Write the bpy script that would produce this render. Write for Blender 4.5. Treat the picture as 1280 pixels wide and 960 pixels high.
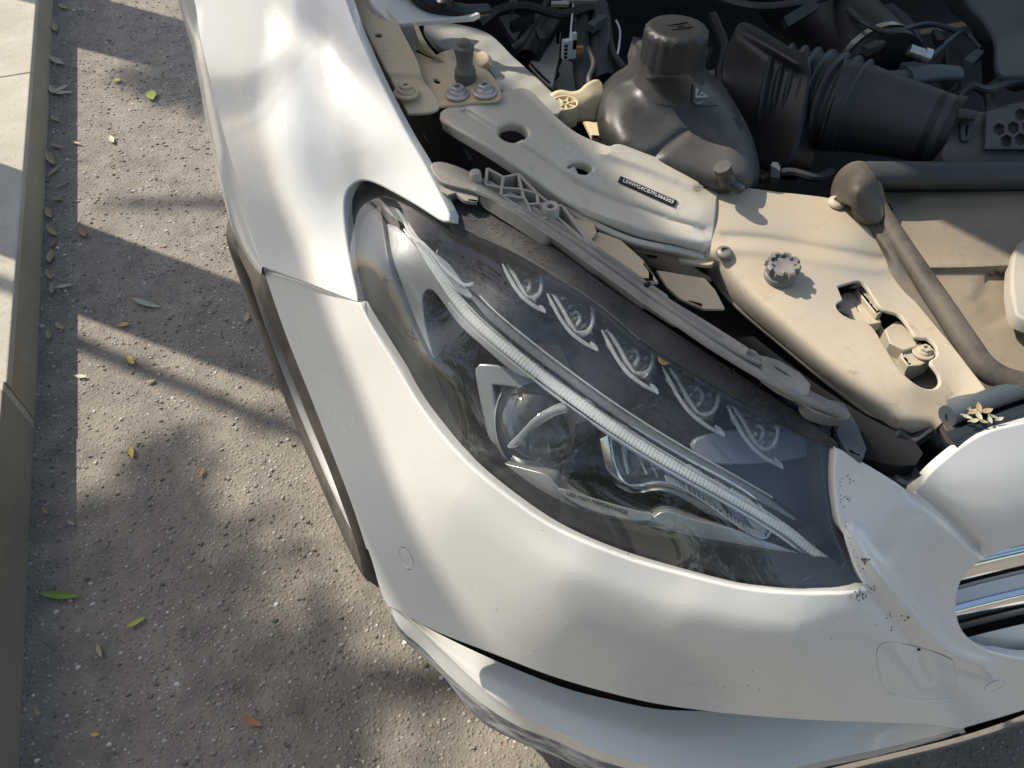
import bpy, math, random
import numpy as np
from math import radians, sin, cos, pi, sqrt
from mathutils import Vector, Matrix
from mathutils.geometry import delaunay_2d_cdt
random.seed(7); np.random.seed(7)
D = bpy.data; scene = bpy.context.scene; COL = scene.collection
for o in list(D.objects): D.objects.remove(o)

# ------------------------------------------------------------------ camera
FPX = 961.0
CAM = np.array([-.87, -.07, 1.25]); YAW = radians(20); PITCH = radians(50)
FW = np.array([sin(YAW)*cos(PITCH), cos(YAW)*cos(PITCH), -sin(PITCH)])
RT = np.array([cos(YAW), -sin(YAW), 0.0]); UP = np.cross(RT, FW)
cd = D.cameras.new('camera'); cam = D.objects.new('camera', cd); COL.objects.link(cam)
cd.sensor_fit = 'HORIZONTAL'; cd.sensor_width = 36.0; cd.lens = FPX/1280*36.0
cd.clip_start = .01; cd.clip_end = 2000
cam.matrix_world = Matrix(((RT[0], UP[0], -FW[0], CAM[0]), (RT[1], UP[1], -FW[1], CAM[1]), (RT[2], UP[2], -FW[2], CAM[2]), (0, 0, 0, 1)))
scene.camera = cam
scene.render.resolution_x = 1024; scene.render.resolution_y = 768
# ------------------------------------------------------------------ sky, sun, exposure
SUN_EL = radians(47); SH_AZ = radians(-45)            # direction the shadows run on the ground
SUN = np.array([-cos(SH_AZ)*cos(SUN_EL), -sin(SH_AZ)*cos(SUN_EL), sin(SUN_EL)])   # towards the sun
w = D.worlds.new('World'); scene.world = w; w.use_nodes = True
nt = w.node_tree; nt.nodes.clear()
sk = nt.nodes.new('ShaderNodeTexSky'); sk.sky_type = 'NISHITA'; sk.sun_disc = False
sk.sun_elevation = SUN_EL; sk.sun_rotation = math.atan2(SUN[0], SUN[1]); sk.dust_density = 1.4; sk.air_density = 1.0
bg = nt.nodes.new('ShaderNodeBackground'); bg.inputs[1].default_value = .15
wo = nt.nodes.new('ShaderNodeOutputWorld')
hz = nt.nodes.new('ShaderNodeMix'); hz.data_type = 'RGBA'; hz.blend_type = 'MULTIPLY'; hz.inputs[0].default_value = 1.0; hz.inputs[7].default_value = (1.08, 1.0, .91, 1)   # warm summer haze, the same all over the sky
nt.links.new(sk.outputs[0], hz.inputs[6]); nt.links.new(hz.outputs[2], bg.inputs[0]); nt.links.new(bg.outputs[0], wo.inputs[0])
sl = D.lights.new('sun', 'SUN'); so = D.objects.new('sun', sl); COL.objects.link(so)
sl.energy = 3.7; sl.angle = radians(.55); sl.color = (1, .925, .80)
so.rotation_euler = Vector((-SUN).tolist()).to_track_quat('-Z', 'Y').to_euler(); so.location = (-4, 4, 9)
scene.render.engine = 'CYCLES'
scene.view_settings.view_transform = 'Standard'; scene.view_settings.look = 'None'
scene.view_settings.exposure = 0.70; scene.view_settings.gamma = 1.0
scene.cycles.max_bounces = 7; scene.cycles.transparent_max_bounces = 12

# ------------------------------------------------------------------ helpers
def P(px, py, z):
    d = FW + RT*(px-640)/FPX - UP*(py-480)/FPX
    return CAM + d*((z-CAM[2])/d[2])
def PA(a):
    a = np.asarray(a, float)
    d = FW[None] + RT[None]*((a[:, 0:1]-640)/FPX) - UP[None]*((a[:, 1:2]-480)/FPX)
    return CAM[None] + d*((a[:, 2:3]-CAM[2])/d[:, 2:3])
def catmull(p, n):
    p = np.asarray(p, float)
    if len(p) == 2: return p[0]+(p[1]-p[0])*np.linspace(0, 1, n)[:, None]
    q = np.vstack([2*p[0]-p[1], p, 2*p[-1]-p[-2]])
    t = np.linspace(0, len(p)-1-1e-9, n); i = t.astype(int); u = (t-i)[:, None]
    a, b, c, d = q[i], q[i+1], q[i+2], q[i+3]
    return .5*((2*b)+(c-a)*u+(2*a-5*b+4*c-d)*u*u+(3*b-a-3*c+d)*u**3)
def resample(p, n):
    d = np.r_[0, np.cumsum(np.linalg.norm(np.diff(p, axis=0), axis=1))]
    t = np.linspace(0, d[-1], n)
    return np.stack([np.interp(t, d, p[:, k]) for k in range(p.shape[1])], 1)
def spl(pts, step=6, closed=False):
    """smooth curve through points; a point given twice in a row is a corner"""
    pts = [tuple(map(float, p)) for p in pts]; n = len(pts)
    if closed:
        cor = [i for i in range(n) if pts[i] == pts[(i+1) % n]]
        if cor:
            k = (cor[0]+1) % n; pts = pts[k:]+pts[:k]      # starts and ends on the corner point
            if pts[0] != pts[-1]: pts = pts+[pts[0]]
        else:
            q = pts[-3:]+pts+pts[:4]
            c = catmull(q, (len(q)-1)*12+1)[36:36+12*n+1]
            L = np.linalg.norm(np.diff(c, axis=0), axis=1).sum()
            return resample(c, max(8, int(L/step))+1)[:-1]
    segs = []; cur = [pts[0]]
    for a in pts[1:]:
        if a == cur[-1]:
            if len(cur) > 1: segs.append(cur)
            cur = [a]
        else: cur.append(a)
    if len(cur) > 1: segs.append(cur)
    out = []
    for s in segs:
        c = catmull(s, len(s)*12); L = np.linalg.norm(np.diff(c, axis=0), axis=1).sum()
        r = resample(c, max(2, int(L/step)+1)); out.append(r[:-1])
    out = np.vstack(out+([] if closed else [np.array([segs[-1][-1]])]))
    return out
def inside(p, poly):
    x, y = p[:, 0], p[:, 1]; r = np.zeros(len(p), bool); j = len(poly)-1
    for i in range(len(poly)):
        xi, yi = poly[i]; xj, yj = poly[j]
        c = ((yi > y) != (yj > y)) & (x < (xj-xi)*(y-yi)/((yj-yi) if yj != yi else 1e-12)+xi)
        r ^= c; j = i
    return r
def dist_poly(p, poly, closed=True):
    q = np.vstack([poly, poly[:1]]) if closed else np.asarray(poly, float)
    d = np.full(len(p), 1e9)
    for a, b in zip(q[:-1], q[1:]):
        ab = b-a; L = ab@ab+1e-12; t = np.clip(((p-a)@ab)/L, 0, 1)
        d = np.minimum(d, np.linalg.norm(p-(a+t[:, None]*ab), axis=1))
    return d
def tps(ctrl, lam=1e-6):
    c = np.array([t[:3] for t in ctrl], float); xy = c[:, :2]/500.; n = len(c)
    r = np.linalg.norm(xy[:, None]-xy[None], axis=2); K = np.where(r > 0, r*r*np.log(r+1e-12), 0)+lam*np.eye(n)
    A = np.zeros((n+3, n+3)); A[:n, :n] = K; A[:n, n] = 1; A[:n, n+1:] = xy; A[n, :n] = 1; A[n+1:, :n] = xy.T
    s = np.linalg.solve(A, np.r_[c[:, 2], 0, 0, 0])
    def f(p):
        p = np.asarray(p, float)[:, :2]/500.; r = np.linalg.norm(p[:, None]-xy[None], axis=2)
        return np.where(r > 0, r*r*np.log(r+1e-12), 0)@s[:n]+s[n]+p@s[n+1:]
    return f
def off(f, d): return lambda p: f(p)+d
def flat(z): return lambda p: np.full(len(p), float(z))

WLOC = {}
def link(o, parent=None, loc=(0, 0, 0)):
    COL.objects.link(o); loc = Vector(loc); WLOC[o.name] = loc.copy()
    if parent is not None: o.parent = parent; o.location = loc-WLOC[parent.name]
    else: o.location = loc
    return o
def empty(name, loc): 
    o = D.objects.new(name, None); o.empty_display_size = .1
    return link(o, None, loc)
def meshobj(name, V, F, mat, parent=None, smooth=True, origin=None, angle=None):
    V = np.asarray(V, float); c = V.mean(0) if origin is None else np.asarray(origin, float)
    me = D.meshes.new(name); me.from_pydata((V-c).tolist(), [], [list(map(int, f)) for f in F]); me.update()
    if smooth: me.polygons.foreach_set('use_smooth', [True]*len(me.polygons))
    if smooth and angle is not None:
        try: me.set_sharp_from_angle(angle=radians(angle))
        except Exception: pass
    if mat is not None: me.materials.append(mat)
    return link(D.objects.new(name, me), parent, c)
def tag(o, label, cat=None, group=None, kind=None):
    if label: o['label'] = label
    if cat: o['category'] = cat
    if group: o['group'] = group
    if kind: o['kind'] = kind
    return o
class MB:
    def __init__(s): s.V = []; s.F = []
    def add(s, V, F):
        k = len(s.V); s.V += [tuple(map(float, v)) for v in V]; s.F += [[int(i)+k for i in f] for f in F]; return s
    def build(s, name, mat, parent=None, smooth=True, angle=35, origin=None): return meshobj(name, s.V, s.F, mat, parent, smooth, origin, angle)
    def box(s, c, ux, uy, uz):
        c, ux, uy, uz = map(lambda a: np.asarray(a, float), (c, ux, uy, uz)); V = []
        for i in (-1, 1):
            for j in (-1, 1):
                for k in (-1, 1): V.append(c+i*ux+j*uy+k*uz)
        return s.add(V, [(0, 1, 3, 2), (4, 6, 7, 5), (0, 4, 5, 1), (2, 3, 7, 6), (0, 2, 6, 4), (1, 5, 7, 3)])
    def wall(s, a, b, t, h, n=(0, 0, 1)):
        a, b, n = np.asarray(a, float), np.asarray(b, float), np.asarray(n, float)
        d = b-a; L = np.linalg.norm(d); d /= L; side = np.cross(d, n); side /= np.linalg.norm(side)
        return s.box((a+b)/2-n*h/2, d*L/2, side*t/2, n*h/2)
    def tube(s, pts, r, seg=10, caps=True, sx=1.0, sy=1.0, up=(0, 0, 1)):
        p = np.asarray(pts, float); n = len(p); r = np.broadcast_to(np.asarray(r, float), (n,))
        T = np.gradient(p, axis=0); T /= np.linalg.norm(T, axis=1)[:, None]+1e-12
        u = np.asarray(up, float); k0 = len(s.V); V = []; F = []
        nrm = u-T[0]*(u@T[0])
        if np.linalg.norm(nrm) < 1e-4: nrm = np.array([1., 0, 0])-T[0]*T[0][0]
        for i in range(n):
            nrm = nrm-T[i]*(nrm@T[i]); nrm /= np.linalg.norm(nrm); bi = np.cross(T[i], nrm)
            for j in range(seg):
                a = 2*pi*j/seg; V.append(p[i]+r[i]*(sx*cos(a)*bi+sy*sin(a)*nrm))
        for i in range(n-1):
            for j in range(seg):
                j2 = (j+1) % seg; F.append((i*seg+j, i*seg+j2, (i+1)*seg+j2, (i+1)*seg+j))
        if caps: F.append(list(range(seg))[::-1]); F.append([(n-1)*seg+j for j in range(seg)])
        return s.add(V, F)
    def lathe(s, prof, c, axis=(0, 0, 1), seg=24, scallop=None, phase=0.0, ref=(1, 0, 0)):
        c, ax = np.asarray(c, float), np.asarray(axis, float); ax /= np.linalg.norm(ax)
        u = np.asarray(ref, float); u = u-ax*(u@ax); u /= np.linalg.norm(u); v = np.cross(ax, u)
        V = []; F = []
        for i, (r, h) in enumerate(prof):
            for j in range(seg):
                a = 2*pi*j/seg+phase; rr = r if scallop is None else r*scallop(i, a); V.append(c+ax*h+rr*(cos(a)*u+sin(a)*v))
        for i in range(len(prof)-1):
            for j in range(seg):
                j2 = (j+1) % seg; F.append((i*seg+j, i*seg+j2, (i+1)*seg+j2, (i+1)*seg+j))
        if prof[0][0] > 1e-6: F.append([j for j in range(seg)][::-1])
        if prof[-1][0] > 1e-6: F.append([(len(prof)-1)*seg+j for j in range(seg)])
        return s.add(V, F)
    def relief(s, outline, zf, holes=(), step=7, ring=.0015, depth=.01, sharp=False, feats=(), raw=False, grid=None):
        if sharp: outline = [q for a in outline for q in (a, a)]; holes = [[q for a in h for q in (a, a)] if len(h) < 12 else h for h in holes]
        ol = np.asarray(outline, float) if raw else spl(outline, step, True)
        hs = [np.asarray(h, float) if raw else spl(h, step*.6, True) for h in holes]
        pts = [ol]+hs; allb = np.vstack(pts)
        g = grid or step
        gx, gy = np.meshgrid(np.arange(ol[:, 0].min(), ol[:, 0].max(), g), np.arange(ol[:, 1].min(), ol[:, 1].max(), g))
        G = np.stack([gx.ravel(), gy.ravel()], 1)
        G = G[inside(G, ol)]
        for h in hs: G = G[~inside(G, h)]
        if len(G):
            dd = np.full(len(G), 1e9)
            for q in pts: dd = np.minimum(dd, dist_poly(G, q))
            G = G[dd > .55*g]
        for fn in feats:
            if hasattr(fn, 'pts'):
                if len(G): G = G[dist_poly(G, fn.line, False) > 2.3*fn.w]
                q = fn.pts; q = q[inside(q, ol)]
                for h in hs: q = q[~inside(q, h)]
                if len(q):
                    dq = np.full(len(q), 1e9)
                    for b_ in pts: dq = np.minimum(dq, dist_poly(q, b_))
                    q = q[dq > 2.]
                    if len(q): G = np.vstack([G, q])
        A = np.vstack([allb, G]); E = []; k = 0
        for q in pts:
            n = len(q); E += [(k+i, k+(i+1) % n) for i in range(n)]; k += n
        rv, re, rf, ov, oe, of = delaunay_2d_cdt([Vector(a) for a in A.tolist()], E, [], 0, 1e-5)
        vv = np.array([tuple(v) for v in rv]); T = np.array([f for f in rf if len(f) == 3])
        cen = vv[T].mean(1); ok = inside(cen, ol)
        for h in hs: ok &= ~inside(cen, h)
        T = T[ok]
        z = zf(vv)
        for fn in feats: z = z+fn(vv)
        X = PA(np.c_[vv, z])
        nr = np.cross(X[T[:, 1]]-X[T[:, 0]], X[T[:, 2]]-X[T[:, 0]])
        flip = (nr*(CAM-X[T[:, 0]])).sum(1) < 0
        T[flip] = T[flip][:, ::-1]; nr[flip] *= -1
        N = np.zeros_like(X)
        for c in range(3): np.add.at(N, T[:, c], nr)
        N /= np.linalg.norm(N, axis=1)[:, None]+1e-12
        V = [tuple(v) for v in X]; F = [tuple(t) for t in T]
        if depth:
            key = {(round(a, 3), round(b, 3)): i for i, (a, b) in enumerate(vv)}
            for qi, q in enumerate(pts):
                idx = [key.get((round(a, 3), round(b, 3))) for a, b in q]
                idx = [i for i in idx if i is not None]; n = len(idx)
                p = X[idx]; nn = N[idx]; tg = np.roll(p, -1, 0)-np.roll(p, 1, 0)
                tg /= np.linalg.norm(tg, axis=1)[:, None]+1e-12
                o_ = np.cross(tg, nn); o_ /= np.linalg.norm(o_, axis=1)[:, None]+1e-12
                # sign: outward of the material
                t2 = q[:len(idx)]; area = .5*np.sum(t2[:, 0]*np.roll(t2[:, 1], -1)-np.roll(t2[:, 0], -1)*t2[:, 1])
                sg = 1 if area < 0 else -1
                if qi > 0: sg = -sg
                o_ = o_*sg
                prev = idx
                for a, b in ((.55, .15), (.9, .5), (1., 1.), (1., None)):
                    bb = depth if b is None else ring*b
                    k = len(V); V += [tuple(v) for v in (p+o_*ring*a-nn*bb)]
                    for i in range(n):
                        j = (i+1) % n; f = (prev[i], prev[j], k+j, k+i)
                        F.append(f if (area < 0) != (qi > 0) else f[::-1])
                    prev = list(range(k, k+n))
        return s.add(V, F)
    def loft(s, rows, nu=40, nv=None, px=True, closed_u=False, smoothv=True):
        R = []
        for r in rows:
            r = np.asarray(r, float); q = PA(r) if px else r
            R.append(resample(catmull(q, 200), nu) if len(q) > 2 else resample(q, nu))
        R = np.array(R)
        if nv and smoothv: G = np.stack([catmull(R[:, i], nv) for i in range(nu)], 1)
        else: G = R
        m = len(G); V = G.reshape(-1, 3); F = []
        for i in range(m-1):
            for j in range(nu-1): F.append((i*nu+j, (i+1)*nu+j, (i+1)*nu+j+1, i*nu+j+1))
        a = V[F[len(F)//2][0]]; b = V[F[len(F)//2][1]]; c = V[F[len(F)//2][2]]
        if np.cross(b-a, c-a)@(CAM-a) < 0: F = [f[::-1] for f in F]
        return s.add(V, F)
def ridge(line, h, w): 
    L = spl(line, 8)
    f = lambda p: h*np.exp(-(dist_poly(p, L, False)/w)**2)
    q = spl(line, 5); t = np.gradient(q, axis=0); n = np.stack([-t[:, 1], t[:, 0]], 1); n /= np.linalg.norm(n, axis=1)[:, None]+1e-9
    f.line = q; f.w = w; f.pts = np.vstack([q+n*w*k for k in (-2., -1.35, -.9, -.45, 0, .45, .9, 1.35, 2.)])
    return f
def ell(cx, cy, rx, ry, rot=0, n=20):
    a = np.linspace(0, 2*pi, n, endpoint=False); c, s_ = cos(radians(rot)), sin(radians(rot))
    return [(cx+rx*cos(t)*c-ry*sin(t)*s_, cy+rx*cos(t)*s_+ry*sin(t)*c) for t in a]
def inset(poly, d):
    q = np.asarray(poly, float); t = np.roll(q, -1, 0)-np.roll(q, 1, 0); t /= np.linalg.norm(t, axis=1)[:, None]+1e-9
    n = np.stack([-t[:, 1], t[:, 0]], 1); area = .5*np.sum(q[:, 0]*np.roll(q[:, 1], -1)-np.roll(q[:, 0], -1)*q[:, 1])
    return q+n*d*(1 if area > 0 else -1)

# ------------------------------------------------------------------ materials
def lin(*rgb): return tuple(((c/255/12.92) if c/255 <= .04045 else ((c/255+.055)/1.055)**2.4) for c in rgb)+(1,)
class NT:
    def __init__(s, name):
        s.m = D.materials.new(name); s.m.use_nodes = True; s.t = s.m.node_tree; s.t.nodes.clear()
        s.out = s.n('ShaderNodeOutputMaterial'); s.tc = s.n('ShaderNodeTexCoord')
    def n(s, ty, **kw):
        x = s.t.nodes.new(ty)
        for k, v in kw.items(): setattr(x, k, v)
        return x
    def l(s, a, b): s.t.links.new(a, b)
    def noise(s, scale, detail=6, rough=.6, dist=0, vec=None, mapscale=None):
        x = s.n('ShaderNodeTexNoise'); x.inputs['Scale'].default_value = scale; x.inputs['Detail'].default_value = detail
        x.inputs['Roughness'].default_value = rough; x.inputs['Distortion'].default_value = dist
        v = vec or s.tc.outputs['Object']
        if mapscale:
            mp = s.n('ShaderNodeMapping'); mp.inputs['Scale'].default_value = mapscale; s.l(v, mp.inputs[0]); v = mp.outputs[0]
        s.l(v, x.inputs['Vector']); return x.outputs['Fac']
    def ramp(s, f, stops):
        r = s.n('ShaderNodeValToRGB'); e = r.color_ramp.elements
        while len(e) < len(stops): e.new(.5)
        for i, (p, c) in enumerate(stops):
            e[i].position = p; e[i].color = c if len(c) == 4 else tuple(c)+(1,)
        s.l(f, r.inputs[0]); return r.outputs[0]
    def val(s, f, a, b, lo=0., hi=1.):
        r = s.n('ShaderNodeMapRange'); r.inputs[1].default_value = a; r.inputs[2].default_value = b
        r.inputs[3].default_value = lo; r.inputs[4].default_value = hi; s.l(f, r.inputs[0]); return r.outputs[0]
    def math(s, op, a, b):
        r = s.n('ShaderNodeMath', operation=op)
        for i, v in enumerate((a, b)):
            if isinstance(v, (int, float)): r.inputs[i].default_value = v
            else: s.l(v, r.inputs[i])
        return r.outputs[0]
    def mix(s, f, a, b):
        r = s.n('ShaderNodeMix', data_type='RGBA')
        for i, v in ((0, f), (6, a), (7, b)):
            if isinstance(v, (int, float)): r.inputs[i].default_value = v
            elif isinstance(v, tuple): r.inputs[i].default_value = v if len(v) == 4 else v+(1,)
            else: s.l(v, r.inputs[i])
        return r.outputs[2]
    def upness(s):
        g = s.n('ShaderNodeNewGeometry'); x = s.n('ShaderNodeSeparateXYZ'); s.l(g.outputs['Normal'], x.inputs[0]); return x.outputs[2]
    def bump(s, h, strength=.3, dist=.002):
        b = s.n('ShaderNodeBump'); b.inputs['Strength'].default_value = strength; b.inputs['Distance'].default_value = dist; s.l(h, b.inputs['Height']); return b.outputs[0]
    def bsdf(s, base, rough=.5, metal=0., normal=None, coat=0., coatr=.05, spec=.5, **kw):
        b = s.n('ShaderNodeBsdfPrincipled')
        for k, v in (('Base Color', base), ('Roughness', rough), ('Metallic', metal), ('Coat Weight', coat), ('Coat Roughness', coatr), ('Specular IOR Level', spec)):
            if isinstance(v, (int, float)): b.inputs[k].default_value = v
            elif isinstance(v, tuple): b.inputs[k].default_value = v if len(v) == 4 else v+(1,)
            else: s.l(v, b.inputs[k])
        if normal is not None: s.l(normal, b.inputs['Normal'])
        s.l(b.outputs[0], s.out.inputs[0]); return b
DUST = (.40, .315, .205)
def dusty(name, base, rough=.5, metal=0., dust=.4, dustc=DUST, scale=14, bumps=.15, coat=0., fine=220, var=.25):
    t = NT(name)
    a = t.noise(scale, 5, .65, .4); b = t.noise(fine, 2, .6); c = t.noise(scale*.35, 2, .5)
    f = t.math('ADD', t.math('MULTIPLY', a, .75), t.math('MULTIPLY', c, .35)); f = t.math('ADD', f, t.math('MULTIPLY', b, .18))
    f = t.val(f, .85-dust*.75, 1.05-dust*.45, 0, min(1, dust*1.35))
    up = t.val(t.upness(), -.2, .75, .25, 1.); f = t.math('MULTIPLY', f, up)
    vb = t.mix(t.val(c, .3, .7), tuple(x*(1-var) for x in base), tuple(min(1, x*(1+var)) for x in base))
    col = t.mix(f, vb, tuple(dustc)+(1,))
    gr = t.noise(48, 4, .7, .8); gm_ = t.math('MULTIPLY', t.val(gr, .60, .76, 0, .55*min(1, dust*1.6)), t.val(c, .35, .6, .25, 1.)); col = t.mix(gm_, col, tuple(x*.35 for x in dustc)+(1,))
    r = t.math('ADD', t.math('MULTIPLY', f, .85-rough), rough)
    mt = t.math('MULTIPLY', t.math('SUBTRACT', 1., f), metal)
    t.bsdf(col, r, mt, t.bump(t.math('ADD', t.math('MULTIPLY', b, .4), a), bumps, .001), coat)
    return t.m
M = {}
def paint():
    t = NT('white_paint'); a = t.noise(5, 6, .6); s_ = t.noise(700, 2, .5); sp = t.noise(90, 2, .4)
    film = t.val(a, .30, .80, 0, .20)
    spec = t.val(sp, .84, .88, 0, .3)
    col = t.mix(film, (.68, .67, .63, 1), (.60, .56, .48, 1)); col = t.mix(spec, col, (.30, .25, .18, 1))
    r = t.val(a, .3, .8, .20, .34)
    t.bsdf(col, r, 0., t.bump(s_, .02, .0003), .75, .11); return t.m
M['paint'] = paint()
def scuffed():
    t = NT('scuffed_paint'); a = t.noise(14, 5, .7, .1, mapscale=(1, 1, 3)); b = t.noise(40, 6, .7, .2, mapscale=(1, 2, 9))
    f = t.val(t.math('ADD', a, t.math('MULTIPLY', b, .5)), .62, .85)
    col = t.mix(f, (.58, .57, .55, 1), (.13, .135, .15, 1)); t.bsdf(col, t.val(f, 0, 1, .4, .8), 0, t.bump(b, .5, .001)); return t.m
M['scuff'] = scuffed()
M['carrier'] = dusty('carrier_paint', (.50, .46, .39), .34, .08, .60, (.43, .335, .21), 9, .12, .1)
M['bar'] = dusty('crossbar_paint', (.60, .56, .475), .24, .12, .45, (.48, .38, .245), 10, .08, .1)
M['beige'] = dusty('beige_sheet_metal', (.56, .47, .33), .42, .05, .55, (.50, .39, .24), 12, .15)
M['greypanel'] = dusty('grey_inner_panel', (.34, .34, .31), .55, 0, .35, (.36, .30, .20), 10, .2)
M['black'] = dusty('black_plastic', (.012, .012, .013), .42, 0, .12, (.16, .15, .13), 10, .1)
M['blackclean'] = dusty('black_rubber', (.008, .008, .009), .55, 0, .06, (.08, .08, .08), 10, .1)
M['tank'] = dusty('tank_plastic', (.030, .030, .031), .40, 0, .42, (.115, .105, .09), 7, .12)
M['duct'] = dusty('duct_plastic', (.024, .026, .027), .42, 0, .45, (.10, .105, .105), 6, .12)
M['seal'] = dusty('dusty_rubber_seal', (.04, .035, .03), .6, 0, .5, (.19, .15, .105), 16, .3)
M['rail'] = dusty('dusty_grey_rail', (.12, .12, .12), .5, 0, .68, (.36, .325, .27), 22, .3)
M['flange'] = dusty('dusty_lens_flange', (.022, .022, .024), .5, 0, .50, (.115, .103, .088), 26, .35)
M['lattice'] = dusty('dusty_pale_plastic', (.36, .34, .30), .5, 0, .5, (.42, .35, .25), 20, .2)
M['shroud'] = dusty('dusty_shroud', (.11, .105, .09), .5, 0, .75, (.27, .22, .155), 6, .15)
M['latch'] = dusty('dusty_latch_metal', (.42, .38, .30), .5, .2, .6, (.46, .37, .25), 18, .25)
M['cream'] = dusty('cream_plastic', (.62, .52, .34), .45, 0, .3, (.50, .41, .26), 14, .1)
M['screw'] = dusty('dusty_dark_screw', (.16, .15, .14), .45, .5, .5, (.33, .28, .2), 40, .2)
M['bolt'] = dusty('zinc_bolt', (.46, .43, .44), .42, .6, .35, (.40, .34, .26), 40, .2)
M['knob'] = dusty('grey_knob', (.13, .13, .135), .5, 0, .5, (.33, .29, .24), 40, .2)
M['bluegrey'] = dusty('blue_grey_plastic', (.06, .075, .085), .45, 0, .4, (.15, .155, .15), 9, .15)
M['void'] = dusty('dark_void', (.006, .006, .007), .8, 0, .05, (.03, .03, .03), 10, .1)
M['darkblue'] = dusty('dark_blue_plastic', (.016, .024, .03), .5, 0, .25, (.07, .08, .08), 12, .2)
M['chrome'] = dusty('chrome', (.80, .81, .82), .10, 1., .10, (.45, .42, .38), 30, .03, var=.03)
M['silver'] = dusty('silver_trim', (.36, .37, .375), .28, .6, .12, (.4, .39, .37), 60, .02, var=.05)
M['greytrim'] = dusty('grey_bezel_trim', (.15, .155, .155), .42, .1, .18, (.3, .28, .25), 18, .01, var=.08)
M['bezel'] = dusty('dark_bezel', (.02, .021, .023), .38, 0, .10, (.12, .12, .115), 15, .01)
M['bezelblack'] = dusty('black_bezel', (.010, .011, .013), .25, 0, .05, (.05, .05, .05), 15, .01)
M['skyreflect'] = dusty('sky_reflection_blue', (.16, .185, .215), .4, .1, .1, (.2, .2, .2), 15, .05)  # blue-grey colour imitates sky mirrored in the bezel
M['clampsteel'] = dusty('clamp_steel', (.62, .61, .58), .25, .9, .15, (.3, .28, .24), 40, .1)
M['hex'] = dusty('hex_duct_plastic', (.03, .03, .03), .55, 0, .5, (.15, .145, .13), 20, .2)
M['whiteplug'] = dusty('white_plug', (.62, .62, .60), .4, 0, .2)
M['orange'] = dusty('amber_tag', (.50, .27, .05), .5, 0, .2)
def clear(name, haze=.06, hazec=(.55, .56, .55), scr=True, ior=1.5, rough=.03, edge=False, tint=(.97, .98, .98)):
    """thin clear plastic: transparent, mirror-like by Fresnel, with a pale film (dust and scratches; painted inner reflection in crystal)"""
    t = NT(name)
    fr = t.n('ShaderNodeFresnel'); gb = t.n('ShaderNodeNewGeometry'); t.l(t.val(gb.outputs['Backfacing'], 0, 1, ior, 1/ior), fr.inputs[0])   # thin sheet: the same from both sides
    tr = t.n('ShaderNodeBsdfTransparent'); tr.inputs[0].default_value = tint+(1,)
    gl = t.n('ShaderNodeBsdfGlossy'); gl.inputs['Roughness'].default_value = rough
    m1 = t.n('ShaderNodeMixShader'); t.l(fr.outputs[0], m1.inputs[0]); t.l(tr.outputs[0], m1.inputs[1]); t.l(gl.outputs[0], m1.inputs[2])
    df = t.n('ShaderNodeBsdfDiffuse'); df.inputs[0].default_value = tuple(hazec)+(1,)
    a = t.noise(9, 8, .7, .5); b = t.noise(150, 4, .7); f = t.math('ADD', t.math('MULTIPLY', a, .7), t.math('MULTIPLY', b, .3))
    f = t.val(f, .38, .68, haze*(.15 if scr else .9), haze*(2.2 if scr else 1.1))
    if scr:
        for k, (ms, sc) in enumerate((((1, 22, 1), 26), ((19, 1, 3), 22), ((1, 15, 2), 40))):
            mp = t.n('ShaderNodeMapping'); mp.inputs['Rotation'].default_value = (0, 0, .5+k*1.1); mp.inputs['Scale'].default_value = ms; t.l(t.tc.outputs['Object'], mp.inputs[0])
            s_ = t.noise(sc, 3, .55, 1.5, vec=mp.outputs[0])
            f = t.math('ADD', f, t.val(s_, .70, .76, 0, .16))
    m2 = t.n('ShaderNodeMixShader'); t.l(f, m2.inputs[0]); t.l(m1.outputs[0], m2.inputs[1]); t.l(df.outputs[0], m2.inputs[2])
    t.l(m2.outputs[0], t.out.inputs[0]); return t.m
M['lens'] = clear('headlight_lens', .022, ior=1.72)      # two faces of polycarbonate
M['crystal'] = clear('clear_crystal', .20, (.86, .90, .90), False, 1.9, .04)  # white haze stands in for internal reflection along the edges
M['guide'] = clear('frosted_light_guide', .42, (.80, .83, .81), False, 1.5, .12)
M['guide2'] = clear('clear_light_guide', .08, (.70, .74, .75), False, 1.5, .08)
M['ball'] = clear('projector_glass', .03, (.5, .5, .5), False, 1.9, .02, tint=(.5, .55, .58))

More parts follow.
